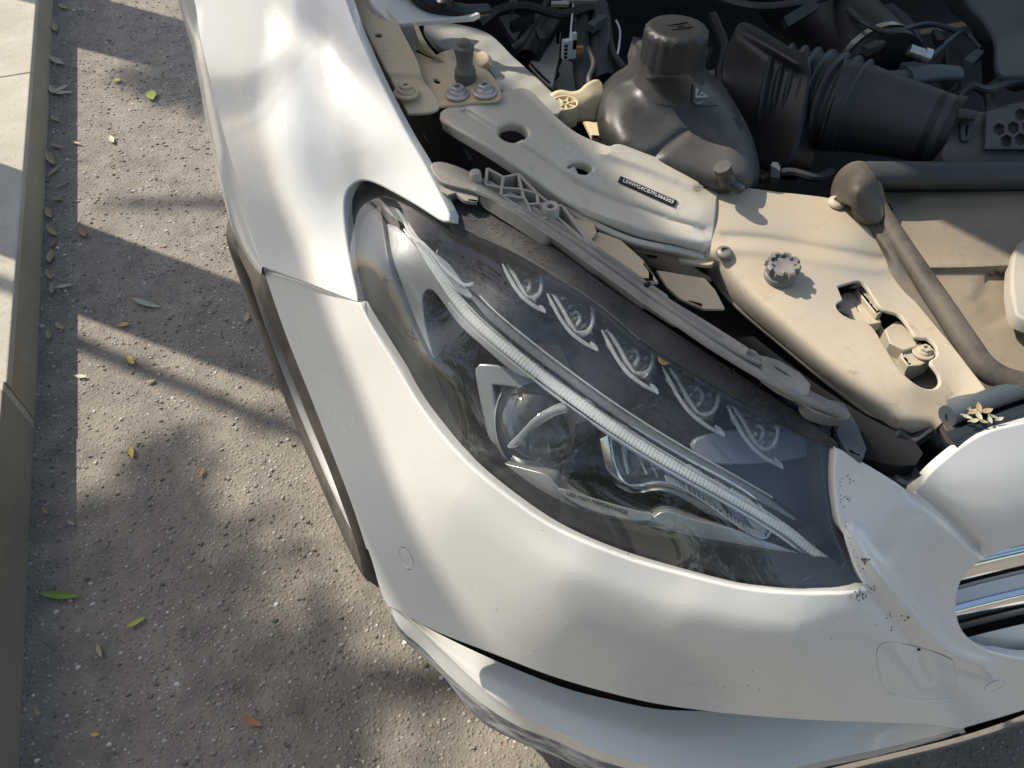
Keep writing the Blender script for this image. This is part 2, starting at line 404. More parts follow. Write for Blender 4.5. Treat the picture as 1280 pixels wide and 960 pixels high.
# ------------------------------------------------------------------ ground
def asphalt():
    t = NT('dusty_asphalt'); v = t.tc.outputs['Object']
    vo = t.n('ShaderNodeTexVoronoi'); vo.inputs['Scale'].default_value = 135; t.l(v, vo.inputs['Vector'])
    vs = t.n('ShaderNodeTexVoronoi'); vs.inputs['Scale'].default_value = 310; t.l(v, vs.inputs['Vector'])
    big = t.noise(2.2, 6, .6); mid = t.noise(14, 6, .65); fine = t.noise(420, 4, .65)
    base = t.mix(t.val(mid, .3, .72), (.140, .124, .105, 1), (.325, .284, .23, 1))
    base = t.mix(t.val(big, .35, .7, 0, .5), base, (.26, .23, .19, 1))
    sep = t.n('ShaderNodeSeparateColor'); t.l(vo.outputs['Color'], sep.inputs[0])
    stone = t.mix(sep.outputs[0], (.11, .103, .095, 1), (.44, .41, .36, 1))
    pale = t.val(sep.outputs[1], .90, .94); stone = t.mix(pale, stone, (.60, .56, .50, 1))
    m_ = t.math('MULTIPLY', t.val(vo.outputs['Distance'], .38, .16), t.val(sep.outputs[2], .30, .45)); 
    col = t.mix(m_, base, stone)
    col = t.mix(t.val(fine, .55, .75, 0, .35), col, (.06, .054, .047, 1))
    h = t.math('ADD', t.math('MULTIPLY', t.val(vo.outputs['Distance'], .5, .05), .9), t.math('MULTIPLY', t.val(vs.outputs['Distance'], .5, .05), .4))
    h = t.math('ADD', h, t.math('MULTIPLY', fine, .5)); h = t.math('ADD', h, t.math('MULTIPLY', mid, 1.2))
    t.bsdf(col, .88, 0, t.bump(h, .75, .0032), spec=.3); return t.m
M['asphalt'] = asphalt()
V = []; xs = np.r_[-600, -60, np.linspace(-4, 3, 15), 60, 600]; ys = np.r_[-600, -60, np.linspace(-2, 5, 15), 60, 600]
V = [(x, y, 0) for y in ys for x in xs]; n = len(xs)
F = [(i*n+j, i*n+j+1, (i+1)*n+j+1, (i+1)*n+j) for i in range(len(ys)-1) for j in range(n-1)]
g = meshobj('road', V, F, M['asphalt'], origin=(0, 0, 0)); tag(g, 'dusty grey brown asphalt road with coarse stone chips', kind='structure')
# loose chips pressed into the surface
def chips():
    t = NT('stone_chip'); gm = t.n('ShaderNodeNewGeometry')
    r = t.ramp(gm.outputs['Random Per Island'], [(0, (.12, .111, .10)), (.5, (.25, .225, .19)), (.85, (.40, .37, .32)), (1, (.64, .62, .58))])
    t.bsdf(r, .85); return t.m
M['chip'] = chips()
mb = MB(); rs = np.random.RandomState(3)
for _ in range(16000):
    x = rs.uniform(-1.46, -.55); y = rs.uniform(.25, 3.3)
    if x > -.9 and y > .95: continue
    r = .0013+.0052*rs.rand()**3.2; a = rs.rand()*6.3; e = .6+.4*rs.rand(); h = r*(.25+.4*rs.rand())
    k = 5; V = []
    for j in range(k):
        b = a+2*pi*j/k+rs.uniform(-.3, .3); q = r*rs.uniform(.75, 1.1); V.append((x+q*cos(b), y+q*e*sin(b), -.0005))
    V += [(x+(vx-x)*.55, y+(vy-y)*.55, h) for vx, vy, _z in V[:k]]
    F = [(j, (j+1) % k, k+(j+1) % k, k+j) for j in range(k)]+[tuple(range(k, 2*k))]
    mb.add(V, F)
o = mb.build('loose_gravel', M['chip'], None, False, None, (-1.1, 1.2, 0)); tag(o, 'small pale stone chips strewn over the asphalt', 'gravel', kind='stuff')

# ------------------------------------------------------------------ low kerb wall
def stone(name, c1, c2, sp=.35):
    t = NT(name); a = t.noise(7, 7, .65); b = t.noise(180, 4, .7); c = t.noise(45, 5, .6, .5)
    col = t.mix(t.val(a, .3, .7), c1+(1,), c2+(1,)); col = t.mix(t.val(b, .54, .66, 0, sp), col, (.12, .11, .09, 1)); d_ = t.noise(90, 3, .6); col = t.mix(t.val(d_, .60, .68, 0, sp), col, (.16, .14, .11, 1)); e_ = t.noise(2.5, 6, .7, .6); col = t.mix(t.val(e_, .48, .70, 0, .45), col, tuple(x*.6 for x in c1)+(1,)); col = t.mix(t.val(c, .62, .8, 0, .4), col, tuple(x*.55 for x in c1)+(1,))
    t.bsdf(col, .85, 0, t.bump(t.math('ADD', b, c), .5, .0015)); return t.m
M['coping'] = stone('pale_coping_stone', (.36, .325, .26), (.44, .405, .33))
M['render'] = stone('brown_wall_render', (.27, .23, .165), (.33, .28, .20), .25)
M['render2'] = stone('grey_wall_render', (.235, .215, .175), (.28, .25, .205), .25)
KX = -1.460
kw = empty('kerb_wall', (KX-.2, 2.0, 0)); tag(kw, 'low brown rendered kerb wall capped with pale stone slabs', 'wall')
def rbox(x0, x1, y0, y1, z0, z1, b, jit=0.0):
    V = []; 
    for z, q in ((z0, 0), (z1-b, 0), (z1-b*.3, b*.3), (z1, b)):
        V += [(x0+q, y0+q, z), (x1-q, y0+q, z), (x1-q, y1-q, z), (x0+q, y1-q, z)]
    F = [(3, 2, 1, 0), (12, 13, 14, 15)]
    for k in range(3):
        for j in range(4): F.append((k*4+j, k*4+(j+1) % 4, k*4+4+(j+1) % 4, k*4+4+j))
    return V, F
meshobj('wall_body', *rbox(KX-.40, KX, 1.160, 9.0, -.02, .1015, .001), M['render'], kw, False)
yy = 1.157; k = 0
for y1 in (2.41, 3.62, 4.83, 6.04, 7.25, 8.46):
    V, F = rbox(KX-.42, KX+.004, yy, y1-.004, .1035, .122, .003); meshobj('coping_slab', V, F, M['coping'], kw, False); yy = y1
ew = empty('end_wall', (KX-.2, .4, 0)); tag(ew, 'plain grey rendered wall section continuing the kerb beside the bumper', 'wall')
mb = MB(); mb.add(*rbox(KX-.40, KX-.001, -1.6, 1.135, -.02, .125, .002)); mb.build('wall_body', M['render2'], ew, False)
mb = MB(); mb.add(*rbox(KX-.39, KX-.0005, 1.1352, 1.1565, -.02, .124, .002)); mb.build('joint_edging', M['coping'], ew, False)
soil = meshobj('planting_bed', *rbox(-7, KX-.405, -1.6, 9, -.02, .09, .003), dusty('bed_soil', (.06, .045, .03), .9, 0, .2), None, False)
tag(soil, 'brown soil bed behind the kerb wall', kind='structure')

# ------------------------------------------------------------------ trees whose trunks and crowns shade the scene
M['bark'] = stone('bark', (.09, .075, .055), (.15, .125, .095), .5)
def leafm():
    t = NT('tree_leaf'); gm = t.n('ShaderNodeNewGeometry')
    col = t.ramp(gm.outputs['Random Per Island'], [(0, (.035, .075, .02)), (.6, (.06, .11, .03)), (1, (.11, .15, .045))])
    d = t.bsdf(col, .5); tl = t.n('ShaderNodeBsdfTranslucent'); t.l(col, tl.inputs[0]); mx = t.n('ShaderNodeMixShader'); mx.inputs[0].default_value = .3
    t.l(d.outputs[0], mx.inputs[1]); t.l(tl.outputs[0], mx.inputs[2]); t.l(mx.outputs[0], t.out.inputs[0]); return t.m
M['leaf'] = leafm()
rs = np.random.RandomState(11)
def clump(mb, c, r, n, size=.075):
    for _ in range(n):
        v = rs.normal(size=3); v = v/np.linalg.norm(v)*r*rs.rand()**.45; p = np.asarray(c)+v*np.array([1, 1, .7])
        d = rs.normal(size=3)*np.array([1, 1, .5]); d /= np.linalg.norm(d); q = np.cross(d, rs.normal(size=3)); q /= np.linalg.norm(q)
        L = size*rs.uniform(.7, 1.3); wd = L*.32; up = np.cross(d, q)*L*.06
        mb.add([p-d*L*.5, p+q*wd*.5+up, p+d*L*.5, p-q*wd*.5+up], [(0, 1, 2), (0, 2, 3)])
def at_ground(x, y, h): return np.array([x, y, 0])+SUN*(h/SUN[2])
def tree(label, base, r0, limbs, clumps, lsz=.075):
    root = empty('tree', base); tag(root, label, 'tree', 'trees in the bed behind the kerb wall')
    mb = MB(); top = np.array(base)+np.array([0, .02, 2.6])
    b = np.array(base, float); tp = [b-[0, 0, .05], b+[0, 0, .05], b+[.01, 0, .6], b+[-.01, .02, 1.4], top]
    mb.tube(catmull(tp, 16), np.interp(np.linspace(0, 1, 16), [0, .06, .4, 1], [r0*1.25, r0*1.05, r0, r0*.8]), 14)
    for e in limbs:
        e = np.asarray(e, float); m = (top+e)/2+np.array([0, 0, .35])
        mb.tube(catmull([top-[0, 0, .15], m, e], 10), np.linspace(r0*.55, .02, 10), 8)
    mb.build('trunk', M['bark'], root)
    cb = MB()
    for c, r, n in clumps: clump(cb, c, r, n, lsz)
    cb.build('crown', M['leaf'], root, False, None); return root
G = at_ground
SH = 4.6
# patches of shade wanted on the ground / car, lifted towards the sun to crown height
def shade(lst):
    out = []
    for x, y, z, r, n, h in lst: out.append((np.array([x, y, z])+SUN*(h/SUN[2]), r, n))
    return out
lowleft = [(-1.28, .80, 0, .15, 210, 4.4), (-1.38, .62, 0, .20, 330, 4.8), (-1.24, .56, 0, .17, 260, 4.2), (-1.33, .40, 0, .22, 340, 5.0), (-1.14, .44, 0, .12, 110, 4.6),
           (-1.08, .70, 0, .10, 34, 4.9), (-1.22, .96, 0, .09, 30, 4.6), (-1.02, .52, 0, .10, 34, 4.3), (-1.15, .28, 0, .20, 110, 4.5), (-.98, .33, 0, .12, 40, 4.5), (-1.45, .25, 0, .25, 150, 4.5)]
fenderblobs = [(-.86, .72, .82, .09, 26, 4.5), (-.82, .95, .85, .10, 30, 4.8), (-.80, .62, .8, .07, 16, 4.2), (-.9, 1.15, .8, .12, 34, 4.4), (-1.0, 2.35, 0, .16, 200, 4.7), (-1.12, 2.5, 0, .14, 150, 4.4), (-1.0, 1.0, 0, .05, 10, 4.4), (-1.15, 1.32, 0, .05, 8, 4.6)]
cl1 = shade(lowleft)
c1c = np.mean([c for c, r, n in cl1], 0)
for _ in range(26):
    v = rs.normal(size=3); c = c1c+np.array([-1.3, .2, .8])+v*np.array([.8, 1.0, .7]); 
    gx = c-SUN*(c[2]/SUN[2])
    if -1.9 < gx[0] < 1.4 and -1.6 < gx[1] < 3.3: continue
    cl1.append((c, .45, 130))
tree('straight trunked tree standing behind the pale coping', (-1.92, 2.16, .09), .135, [c1c, c1c+[-1, -.6, .5], (-3.2, 1.6, 4.6), (-2.6, 3.2, 4.2)], cl1, .10)
cl2 = shade(fenderblobs); c2c = np.mean([c for c, r, n in cl2], 0)
for _ in range(26):
    c = c2c+np.array([-1.0, 1.6, 1.0])+rs.normal(size=3)*np.array([.9, .8, .7]); gx = c-SUN*(c[2]/SUN[2])
    if -1.9 < gx[0] < 1.4 and -1.6 < gx[1] < 3.3: continue
    cl2.append((c, .5, 130))
tree('second tree further along the bed behind the kerb wall', (-1.95, 3.58, .09), .17, [c2c, c2c+[-1, 1.2, .6], (-2.6, 4.6, 4.8)], cl2)
# tree in front of the car: mirrored in the headlight glass
cl3 = []
for _ in range(85):
    c = np.array([-1.9, -2.6, 5.2])+rs.normal(size=3)*np.array([1.9, 1.7, .9])
    if abs(c[0]+2.0) < .7 and c[1] > -2.0 and c[1] < .2: continue
    cl3.append((c, .55, 100))
tree('tree growing at the front end of the bed', (-2.35, -1.2, .09), .15, [(-2.6, -1.5, 5.4), (-1.2, -3.3, 5.2), (-3.4, -.8, 5.3)], cl3, .15)
for lb, (bx, by) in (('bushy street tree across the road ahead of the car', (-4.5, -8.0)), ('wide street tree straight ahead of the bumper', (-.5, -9.0)), ('street tree ahead on the far side of the road', (3.8, -8.4)), ('leafy tree at the back of the planting bed', (-8.5, -2.6))):
    cl = [(np.array([bx, by, 2.7])+rs.normal(size=3)*np.array([1.5, 1.3, .9]), .8, 60) for _ in range(45)]
    cl = [(np.array([c[0], c[1], max(.9, c[2])]), r, n) for c, r, n in cl]
    tree(lb, (bx, by, 0), .16, [(bx-1, by, 3.4), (bx+1, by+.4, 3.6), (bx, by-1, 3.5)], cl, .34)

cl5 = [(np.array([-5.0, -1.2, 4.6])+rs.normal(size=3)*np.array([1.1, 1.0, 1.3]), .6, 90) for _ in range(70)]
cl5 = [k_ for k_ in cl5 if k_[0][1] < .6]
tree('tall tree in the middle of the planting bed', (-5.0, -1.2, .09), .15, [(-5.6, -1.8, 4.6), (-4.4, -1.0, 5.0), (-5.2, -.4, 4.8)], cl5, .16)
sp = empty('sapling', (-2.80, 2.78, .09)); tag(sp, 'thin young sapling between the trunk and the kerb end', 'sapling')
mb = MB(); mb.tube(catmull([(-2.80, 2.78, .05), (-2.79, 2.78, 1.0), (-2.82, 2.80, 2.0), (-2.78, 2.76, 2.5), (-2.84, 2.82, 3.0), (-2.80, 2.80, 3.6)], 30), np.linspace(.026, .014, 30), 8); mb.build('trunk', M['bark'], sp)
mb = MB()
for z_ in (3.6, 3.8, 3.5): clump(mb, (-2.80+rs.normal()*.1, 2.80+rs.normal()*.1, z_), .14, 28, .07)
mb.build('crown', M['leaf'], sp, False, None)

# ------------------------------------------------------------------ the car
car = empty('car', (0, .8, 0)); tag(car, 'white sedan with its hood open, seen at the headlight corner beside the kerb', 'car')
def part(mb, name, mat, parent=car, **kw): return mb.build(name, M[mat] if isinstance(mat, str) else mat, parent, **kw)

# --- edges shared by panels (pixels)
HL_LOW = [(449, 378), (470, 415), (495, 456), (530, 515), (580, 575), (640, 625), (700, 663), (780, 696), (850, 716), (930, 735), (1000, 741), (1050, 741), (1086, 738)]
HL_IN = [(1086, 738), (1072, 715), (1057, 680), (1047, 640), (1043, 600), (1046, 562)]
# fender
zf_f = tps([(243, 0, .80), (262, 95, .782), (278, 160, .763), (305, 262, .715), (328, 332, .672), (380, 351, .705), (449, 378, .727), (436, 300, .755), (433, 240, .784), (458, 224, .799),
            (520, 256, .803), (560, 276, .800), (530, 210, .828), (505, 165, .848), (470, 95, .872), (430, 0, .905), (375, 0, .892), (400, 100, .858), (425, 190, .815), (340, 80, .848), (355, 180, .812), (380, 280, .757),
            (300, 60, .815), (470, 180, .838), (200, -150, .83), (395, -110, .95), (325, -130, .93), (330, 250, .757)], .04)
mb = MB()
mb.relief([(200, -150), (222, -70), (243, 0), (250, 45), (262, 95), (278, 160), (293, 215), (305, 262), (317, 300), (328, 332), (328, 332), (380, 351), (446, 376), (446, 376), (437, 335), (430, 290), (428, 255), (433, 236), (446, 225), (460, 224), (480, 232), (520, 254), (552, 274), (561, 274), (557, 262), (530, 209), (505, 165), (470, 95), (445, 40), (430, 0), (404, -70), (380, -150), (380, -150), (200, -150)], zf_f, step=7, ring=.002, depth=.014,
          feats=[ridge([(345, -120), (372, 0), (400, 90), (428, 195)], .003, 22)])
fender = part(mb, 'fender', 'paint', angle=50)
# outer side of the fender below the shoulder, with the wheel arch lip
side = [(200, -150), (222, -70), (243, 0), (262, 95), (278, 160), (293, 215), (305, 262), (317, 300), (328, 332)]
s2 = np.array(side, float); base3 = PA(np.c_[s2, zf_f(s2)])
tw = np.interp(np.linspace(0, 1, len(base3)), [0, .6, 1], [1, 1, .15])[:, None]
rows = [base3+[.004, 0, .0005], base3+tw*[-.006, 0, -.018], base3+tw*[-.018, .004, -.05], base3+tw*[-.024, .008, -.080], base3+tw*[-.020, .012, -.092], base3+[.012, .02, -.035]+tw*[0, 0, -.06]]
mb = MB(); mb.loft(rows, 40, 14, px=False); part(mb, 'fender_side', 'paint', fender, angle=60)

# bumper
zb = tps([(452, 380, .724), (470, 415, .708), (495, 456, .690), (530, 515, .672), (580, 575, .657), (640, 625, .643), (700, 663, .632), (780, 696, .620), (850, 716, .612), (930, 735, .605), (1000, 741, .602), (1086, 738, .600),
          (1043, 600, .667), (1047, 640, .645), (1057, 680, .625), (1046, 562, .692), (328, 336, .670), (345, 385, .635), (362, 430, .605), (390, 500, .565), (415, 565, .53), (440, 630, .49), (465, 700, .445), (477, 735, .42), (490, 760, .405),
          (420, 430, .668), (450, 500, .628), (480, 560, .600), (480, 620, .552), (490, 700, .482), (560, 610, .625), (560, 650, .592), (560, 700, .535), (560, 760, .462), (560, 790, .43),
          (700, 690, .613), (700, 730, .594), (700, 790, .524), (700, 840, .435), (850, 735, .600), (850, 780, .582), (850, 830, .508), (850, 880, .405), (1000, 765, .595), (1000, 800, .573), (1000, 850, .508), (1000, 896, .415),
          (1150, 700, .603), (1150, 780, .548), (1150, 840, .482), (1150, 903, .40), (1150, 625, .655), (1145, 615, .662), (1100, 640, .655), (1210, 555, .692), (1280, 530, .70), (1400, 500, .702), (1501, 471, .70), (1615, 431, .70), (1617, 449, .69), (1624, 501, .66), (1615, 555, .62), (1608, 579, .60), (1502, 618, .605), (1551, 728, .455), (1544, 740, .44), (1451, 775, .455), (1510, 792, .37), (1408, 831, .37), (1260, 570, .685), (1260, 630, .652), (1275, 682, .612), (1400, 560, .675), (1200, 600, .675), (1200, 660, .63),
          (1196, 755, .53), (1202, 720, .565), (1235, 815, .477), (1280, 826, .462), (1260, 880, .385), (1200, 912, .385), (1300, 880, .375), (925, 770, .588), (925, 805, .560), (780, 725, .603), (780, 762, .574)], .03)
tow = spl([(1094, 818), (1100, 805), (1118, 802), (1150, 808), (1188, 822), (1195, 832), (1197, 850), (1195, 868), (1186, 875), (1150, 876), (1118, 871), (1104, 862), (1097, 840)], 5, True)
sen1 = np.array(ell(508, 698, 16, 8, 62, 24)); sen2 = np.array(ell(1243, 858, 15, 7, -25, 24))
LOWB = [(484, 757), (500, 764), (530, 781), (560, 795), (620, 818), (700, 848), (800, 875), (880, 888), (960, 896), (1040, 901), (1150, 905), (1200, 911)]
ol = [(330, 338)]+[(330, 338), (345, 383), (362, 430), (390, 500), (415, 565), (440, 630), (465, 700), (475, 735)]+LOWB[:1]+LOWB+[(1200, 911)]+[(1300, 880), (1408, 833), (1510, 792), (1510, 792), (1544, 740), (1544, 740), (1451, 777), (1370, 806), (1315, 820), (1280, 825), (1235, 815), (1210, 800), (1197, 780), (1194, 752), (1200, 726), (1215, 708), (1240, 692), (1280, 680), (1330, 667), (1400, 647), (1502, 618), (1612, 578), (1612, 578), (1615, 431), (1615, 431), (1501, 471), (1400, 500), (1280, 530), (1240, 540), (1210, 555), (1180, 578), (1160, 598), (1143, 621), (1143, 621), (1100, 594), (1060, 571), (1047, 563), (1047, 563), (1045, 600), (1049, 640), (1059, 680), (1074, 714), (1089, 738), (1089, 738), (1050, 744), (1000, 744), (930, 738), (850, 719), (780, 699), (700, 666), (640, 628), (580, 578), (530, 518), (493, 458), (467, 416), (448, 381), (448, 381), (380, 355), (330, 338)]
mb = MB()
crease1 = ridge([(1092, 748), (1130, 792), (1160, 845)], -.0065, 9); crease2 = ridge([(1066, 668), (1085, 700), (1130, 755), (1185, 812), (1230, 832)], .0085, 9)
mb.relief(ol, zb, [tow, sen1, sen2], step=7, ring=.002, depth=.012, feats=[crease1, crease2, ridge([(1141, 612), (1180, 640), (1222, 682)], -.011, 8), ridge([(1000, 790), (900, 772), (780, 742), (660, 690), (570, 620)], .002, 20)])
bumper = part(mb, 'bumper', 'paint', angle=50)
zbr = lambda p: zb(p)+crease1(p)+crease2(p)
# tow hook cover, sensors
mb = MB(); mb.relief(inset(tow, 2.6), off(zbr, -.0002), step=5, ring=.0006, depth=.006, raw=True, grid=6); part(mb, 'tow_hook_cover', 'paint', bumper, angle=50)
mb = MB(); mb.relief(inset(tow, -4), off(zbr, -.008), step=6, depth=0, raw=True, grid=10); part(mb, 'tow_cover_recess', 'void', bumper)
for q in (sen1, sen2):
    mb = MB(); mb.relief(inset(q, 2.4), off(zb, .0), step=3, ring=.0008, depth=.006, raw=True, grid=4); so_ = part(mb, 'parking_sensor', 'paint', bumper, angle=50)
    mb = MB(); mb.relief(inset(q, -3), off(zb, -.008), step=4, depth=0, raw=True, grid=5); part(mb, 'sensor_recess', 'bezel', bumper)
# side return of the bumper at the wheel arch and below
e2 = np.array([(330, 338), (345, 383), (362, 430), (390, 500), (415, 565), (440, 630), (460, 690)], float); b3 = PA(np.c_[e2, zb(e2)])
mb = MB(); mb.loft([b3+[.003, 0, .0], b3+[-.001, .012, -.010], b3+[.004, .03, -.028], b3+[.03, .04, -.03]], 30, 9, px=False); part(mb, 'arch_lip', 'paint', bumper, angle=60)
# lip spoiler
A = [(492, 758, .37), (505, 766, .368), (530, 782, .352), (560, 798, .345), (620, 826, .34), (700, 858, .338), (760, 874, .338), (820, 886, .338), (880, 889, .34), (1000, 892, .35), (1150, 898, .365), (1215, 902, .37)]
B = [(490, 758, .375), (505, 769, .372), (539, 800, .352), (570, 829, .341), (617, 872, .333), (661, 900, .331), (695, 913, .331), (742, 935, .331), (790, 951, .331), (850, 966, .331), (930, 972, .33), (1010, 955, .33), (1100, 936, .335), (1180, 917, .345), (1205, 911, .36)]
C_ = [(489, 762, .355), (500, 785, .335), (530, 812, .31), (560, 843, .297), (606, 882, .290), (650, 909, .288), (690, 924, .288), (738, 946, .288), (788, 962, .288), (850, 978, .288), (930, 984, .288), (1010, 963, .288), (1100, 943, .295), (1180, 923, .31), (1207, 915, .335)]
Dd = [(488, 766, .31), (498, 792, .29), (524, 817, .27), (555, 847, .25), (582, 881, .235), (606, 905, .23), (650, 928, .23), (696, 946, .23), (740, 968, .23), (800, 988, .23), (930, 1002, .23), (1012, 972, .24), (1102, 950, .25), (1182, 929, .27), (1208, 920, .30)]
A = [(x, y, z-.055) for x, y, z in A]; B = [(x, y, z-.06) for x, y, z in B]; C_ = [(x, y, z-.06) for x, y, z in C_]; Dd = [(x, y, z-.06) for x, y, z in Dd]
E_ = [(r[0]+4, r[1]-6, r[2]-.035) for r in Dd]
mb = MB(); mb.loft([A, [((a[0]+b[0])/2, (a[1]+b[1])/2, (a[2]+b[2])/2+.003) for a, b in zip(catmull(A, 30), catmull(B, 30))], catmull(B, 30)], 90, 12); lip = part(mb, 'lip_spoiler', 'paint', bumper, angle=60)
mb = MB(); mb.loft([B, [(r[0]-.6, r[1]+.5, r[2]-.012) for r in B], C_], 90, 9); part(mb, 'lip_front_face', 'paint', bumper, angle=60)
mb = MB(); mb.loft([C_, Dd, E_], 90, 10); part(mb, 'scuffed_lip_edge', 'scuff', bumper, angle=60)
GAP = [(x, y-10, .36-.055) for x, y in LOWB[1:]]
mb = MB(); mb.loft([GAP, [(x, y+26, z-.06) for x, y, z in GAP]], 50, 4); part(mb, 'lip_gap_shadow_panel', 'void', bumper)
# bright strip under the bumper towards the centre
S1 = [(990, 972, .225), (1080, 950, .225), (1180, 926, .25), (1240, 908, .30), (1300, 885, .31), (1408, 838, .31), (1510, 797, .31)]
mb = MB(); mb.loft([S1, [(r[0]+2, r[1]+8, r[2]-.012) for r in S1], [(r[0]+3, r[1]+11, r[2]-.035) for r in S1]], 40, 7); part(mb, 'lower_trim_strip', 'chrome', bumper, angle=60)
mb = MB(); mb.loft([[(r[0], r[1]+1, r[2]-.02) for r in S1], [(r[0], r[1]-30, r[2]-.06) for r in S1]], 30, 3); part(mb, 'lower_intake', 'void', bumper)
# grille
def slat(y0, y1, z0, z1, m, name, bul=.006):
    xs_ = np.linspace(1180, 1560, 16); rows = []
    for t in (0, .25, .5, .75, 1):
        rows.append([(x, (y0+(y1-y0)*t)-(x-1200)*.20-.00028*max(0, x-1240)**2+(max(0, 1290-x)/120)**2*6, z0+(z1-z0)*t+bul*sin(pi*t)-.045) for x in xs_])
    mb = MB(); mb.loft(rows, 30, 12); return part(mb, name, m, grille, angle=40)
M['recess'] = dusty('recess_reflection_grey', (.60, .63, .66), .35, 0, .1, (.5, .5, .5))  # pale grey stands in for chrome mirroring ground and trees
grille = D.objects.new('grille', None); link(grille, car, P(1260, 750, .5))
slat(655, 699, .598, .585, 'recess', 'slat_recess', 0)
slat(698, 728, .590, .560, 'chrome', 'slat'); slat(728, 734, .565, .545, 'silver', 'slat_edge', .002)
slat(733, 753, .552, .538, 'recess', 'slat_recess', 0)
slat(752, 776, .540, .515, 'chrome', 'slat'); slat(776, 784, .52, .50, 'silver', 'slat_edge', .002)
slat(784, 797, .49, .475, 'void', 'slat_recess', 0)
slat(796, 850, .505, .455, 'paint', 'grille_frame', .004)
mb = MB(); mb.loft([[(1150, 640, .50), (1580, 480, .50)], [(1150, 880, .36), (1580, 720, .36)]], 4, 3); part(mb, 'radiator_shutter', 'void', grille)

# hood, standing open above the engine bay
hx = lambda s_, side_: side_*(.795-.088*s_)
rows = []; th = radians(60); ny = np.array([0, sin(th), cos(th)])
HR = []
for s_ in np.linspace(0, 1.08, 12):
    c = np.array([0, 1.25-cos(th)*s_, 1.0+sin(th)*s_]); row = []
    for u in np.linspace(-1, 1, 17): row.append(c+np.array([u*(.795-.088*s_), 0, 0])+ny*(.05*(1-u*u)+.03*sin(pi*s_/1.08)-.02))
    HR.append(row)
mb = MB(); mb.loft(HR, 17, None, px=False); k = len(mb.V)
mb.loft([[np.array(p)-ny*.022 for p in r] for r in HR], 17, None, px=False)
hood = part(mb, 'hood', 'paint', angle=60)

# wheel, steered
wc = np.array([-.822, .752, .312]); st = radians(8); ax = np.array([-cos(st), -sin(st), 0])
wheel = D.objects.new('wheel', None); link(wheel, car, wc)
mb = MB(); prof = [(.222, -.09), (.23, -.105), (.28, -.112), (.302, -.10), (.312, -.07), (.314, 0), (.312, .07), (.302, .10), (.28, .113), (.262, .112), (.235, .104), (.226, .095), (.222, .09)]
mb.lathe(prof, wc, ax, 64, ref=(0, 0, 1)); part(mb, 'tyre', dusty('dusty_tyre', (.03, .028, .026), .75, 0, .5, (.18, .145, .10), 25, .3), wheel, angle=50)
mb = MB(); mb.lathe([(.224, -.08), (.226, .095), (.219, .101), (.212, .096), (.205, .07), (.19, .045), (.10, .03), (.06, .05), (.045, .06), (.0, .062)], wc, ax, 64, ref=(0, 0, 1))
part(mb, 'rim', dusty('dusty_alloy', (.42, .42, .42), .35, .6, .45, (.32, .26, .19), 20, .1), wheel, angle=40)
mb = MB()
for i in range(5):
    a = 2*pi*i/5+.3; u = np.array([0, 0, 1.])*cos(a)+np.cross(ax, [0, 0, 1.])*sin(a); v = np.cross(ax, u)
    for q in (-1, 1):
        mb.box(wc+u*.13+v*.022*q+ax*.066, u*.085, v*.012, ax*.014)
part(mb, 'spokes', dusty('dusty_alloy_spokes', (.45, .45, .45), .35, .6, .4, (.32, .26, .19), 20, .1), wheel, angle=40)
# wheel housing liner, underbody
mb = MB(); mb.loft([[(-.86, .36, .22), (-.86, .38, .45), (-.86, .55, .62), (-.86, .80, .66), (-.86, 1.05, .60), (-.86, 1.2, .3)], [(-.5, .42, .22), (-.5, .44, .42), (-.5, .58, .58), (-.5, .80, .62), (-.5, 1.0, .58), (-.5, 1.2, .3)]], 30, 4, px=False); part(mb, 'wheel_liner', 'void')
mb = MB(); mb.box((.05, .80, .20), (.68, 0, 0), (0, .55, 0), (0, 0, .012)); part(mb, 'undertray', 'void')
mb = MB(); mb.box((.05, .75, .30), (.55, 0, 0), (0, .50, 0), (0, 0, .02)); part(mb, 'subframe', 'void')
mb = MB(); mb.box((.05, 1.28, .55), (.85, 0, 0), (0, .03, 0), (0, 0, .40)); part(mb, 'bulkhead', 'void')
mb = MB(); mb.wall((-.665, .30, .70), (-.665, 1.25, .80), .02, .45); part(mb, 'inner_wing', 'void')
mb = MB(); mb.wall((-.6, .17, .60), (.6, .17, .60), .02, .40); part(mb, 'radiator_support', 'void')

# ------------------------------------------------------------------ headlight
LENS = [(437, 228), (430, 250), (432, 295), (441, 345), (452, 380)]+[(472, 417), (497, 458), (532, 517), (582, 577), (642, 627), (702, 665), (782, 698), (852, 718), (932, 737), (1000, 743), (1050, 743), (1086, 738), (1086, 738), (1071, 713), (1056, 680), (1046, 640), (1042, 600), (1044, 553), (1044, 553), (1000, 521), (940, 481), (880, 441), (820, 401), (760, 361), (700, 316), (640, 274), (600, 253), (575, 246), (563, 258), (557, 277), (540, 268), (520, 258), (480, 236), (458, 225)]
zl = tps([(430, 250, .772), (437, 228, .782), (432, 295, .754), (441, 345, .736), (452, 380, .722), (472, 417, .705), (497, 458, .687), (532, 517, .669), (582, 577, .654), (642, 627, .640), (702, 665, .629), (782, 698, .617), (852, 718, .609), (932, 737, .602), (1000, 743, .598), (1086, 738, .597),
          (1056, 680, .623), (1042, 600, .664), (1044, 553, .690), (1000, 521, .706), (940, 481, .724), (880, 441, .741), (820, 401, .757), (760, 361, .772), (700, 316, .784), (640, 274, .793), (600, 253, .797), (560, 270, .795), (520, 258, .796), (480, 236, .793), (458, 225, .789),
          (480, 330, .766), (560, 400, .746), (690, 480, .728), (600, 470, .724), (640, 380, .769), (800, 560, .702), (780, 480, .735), (950, 620, .664), (880, 540, .710), (700, 590, .684), (850, 650, .655), (530, 450, .714)])
def In(d): return off(zl, -d)
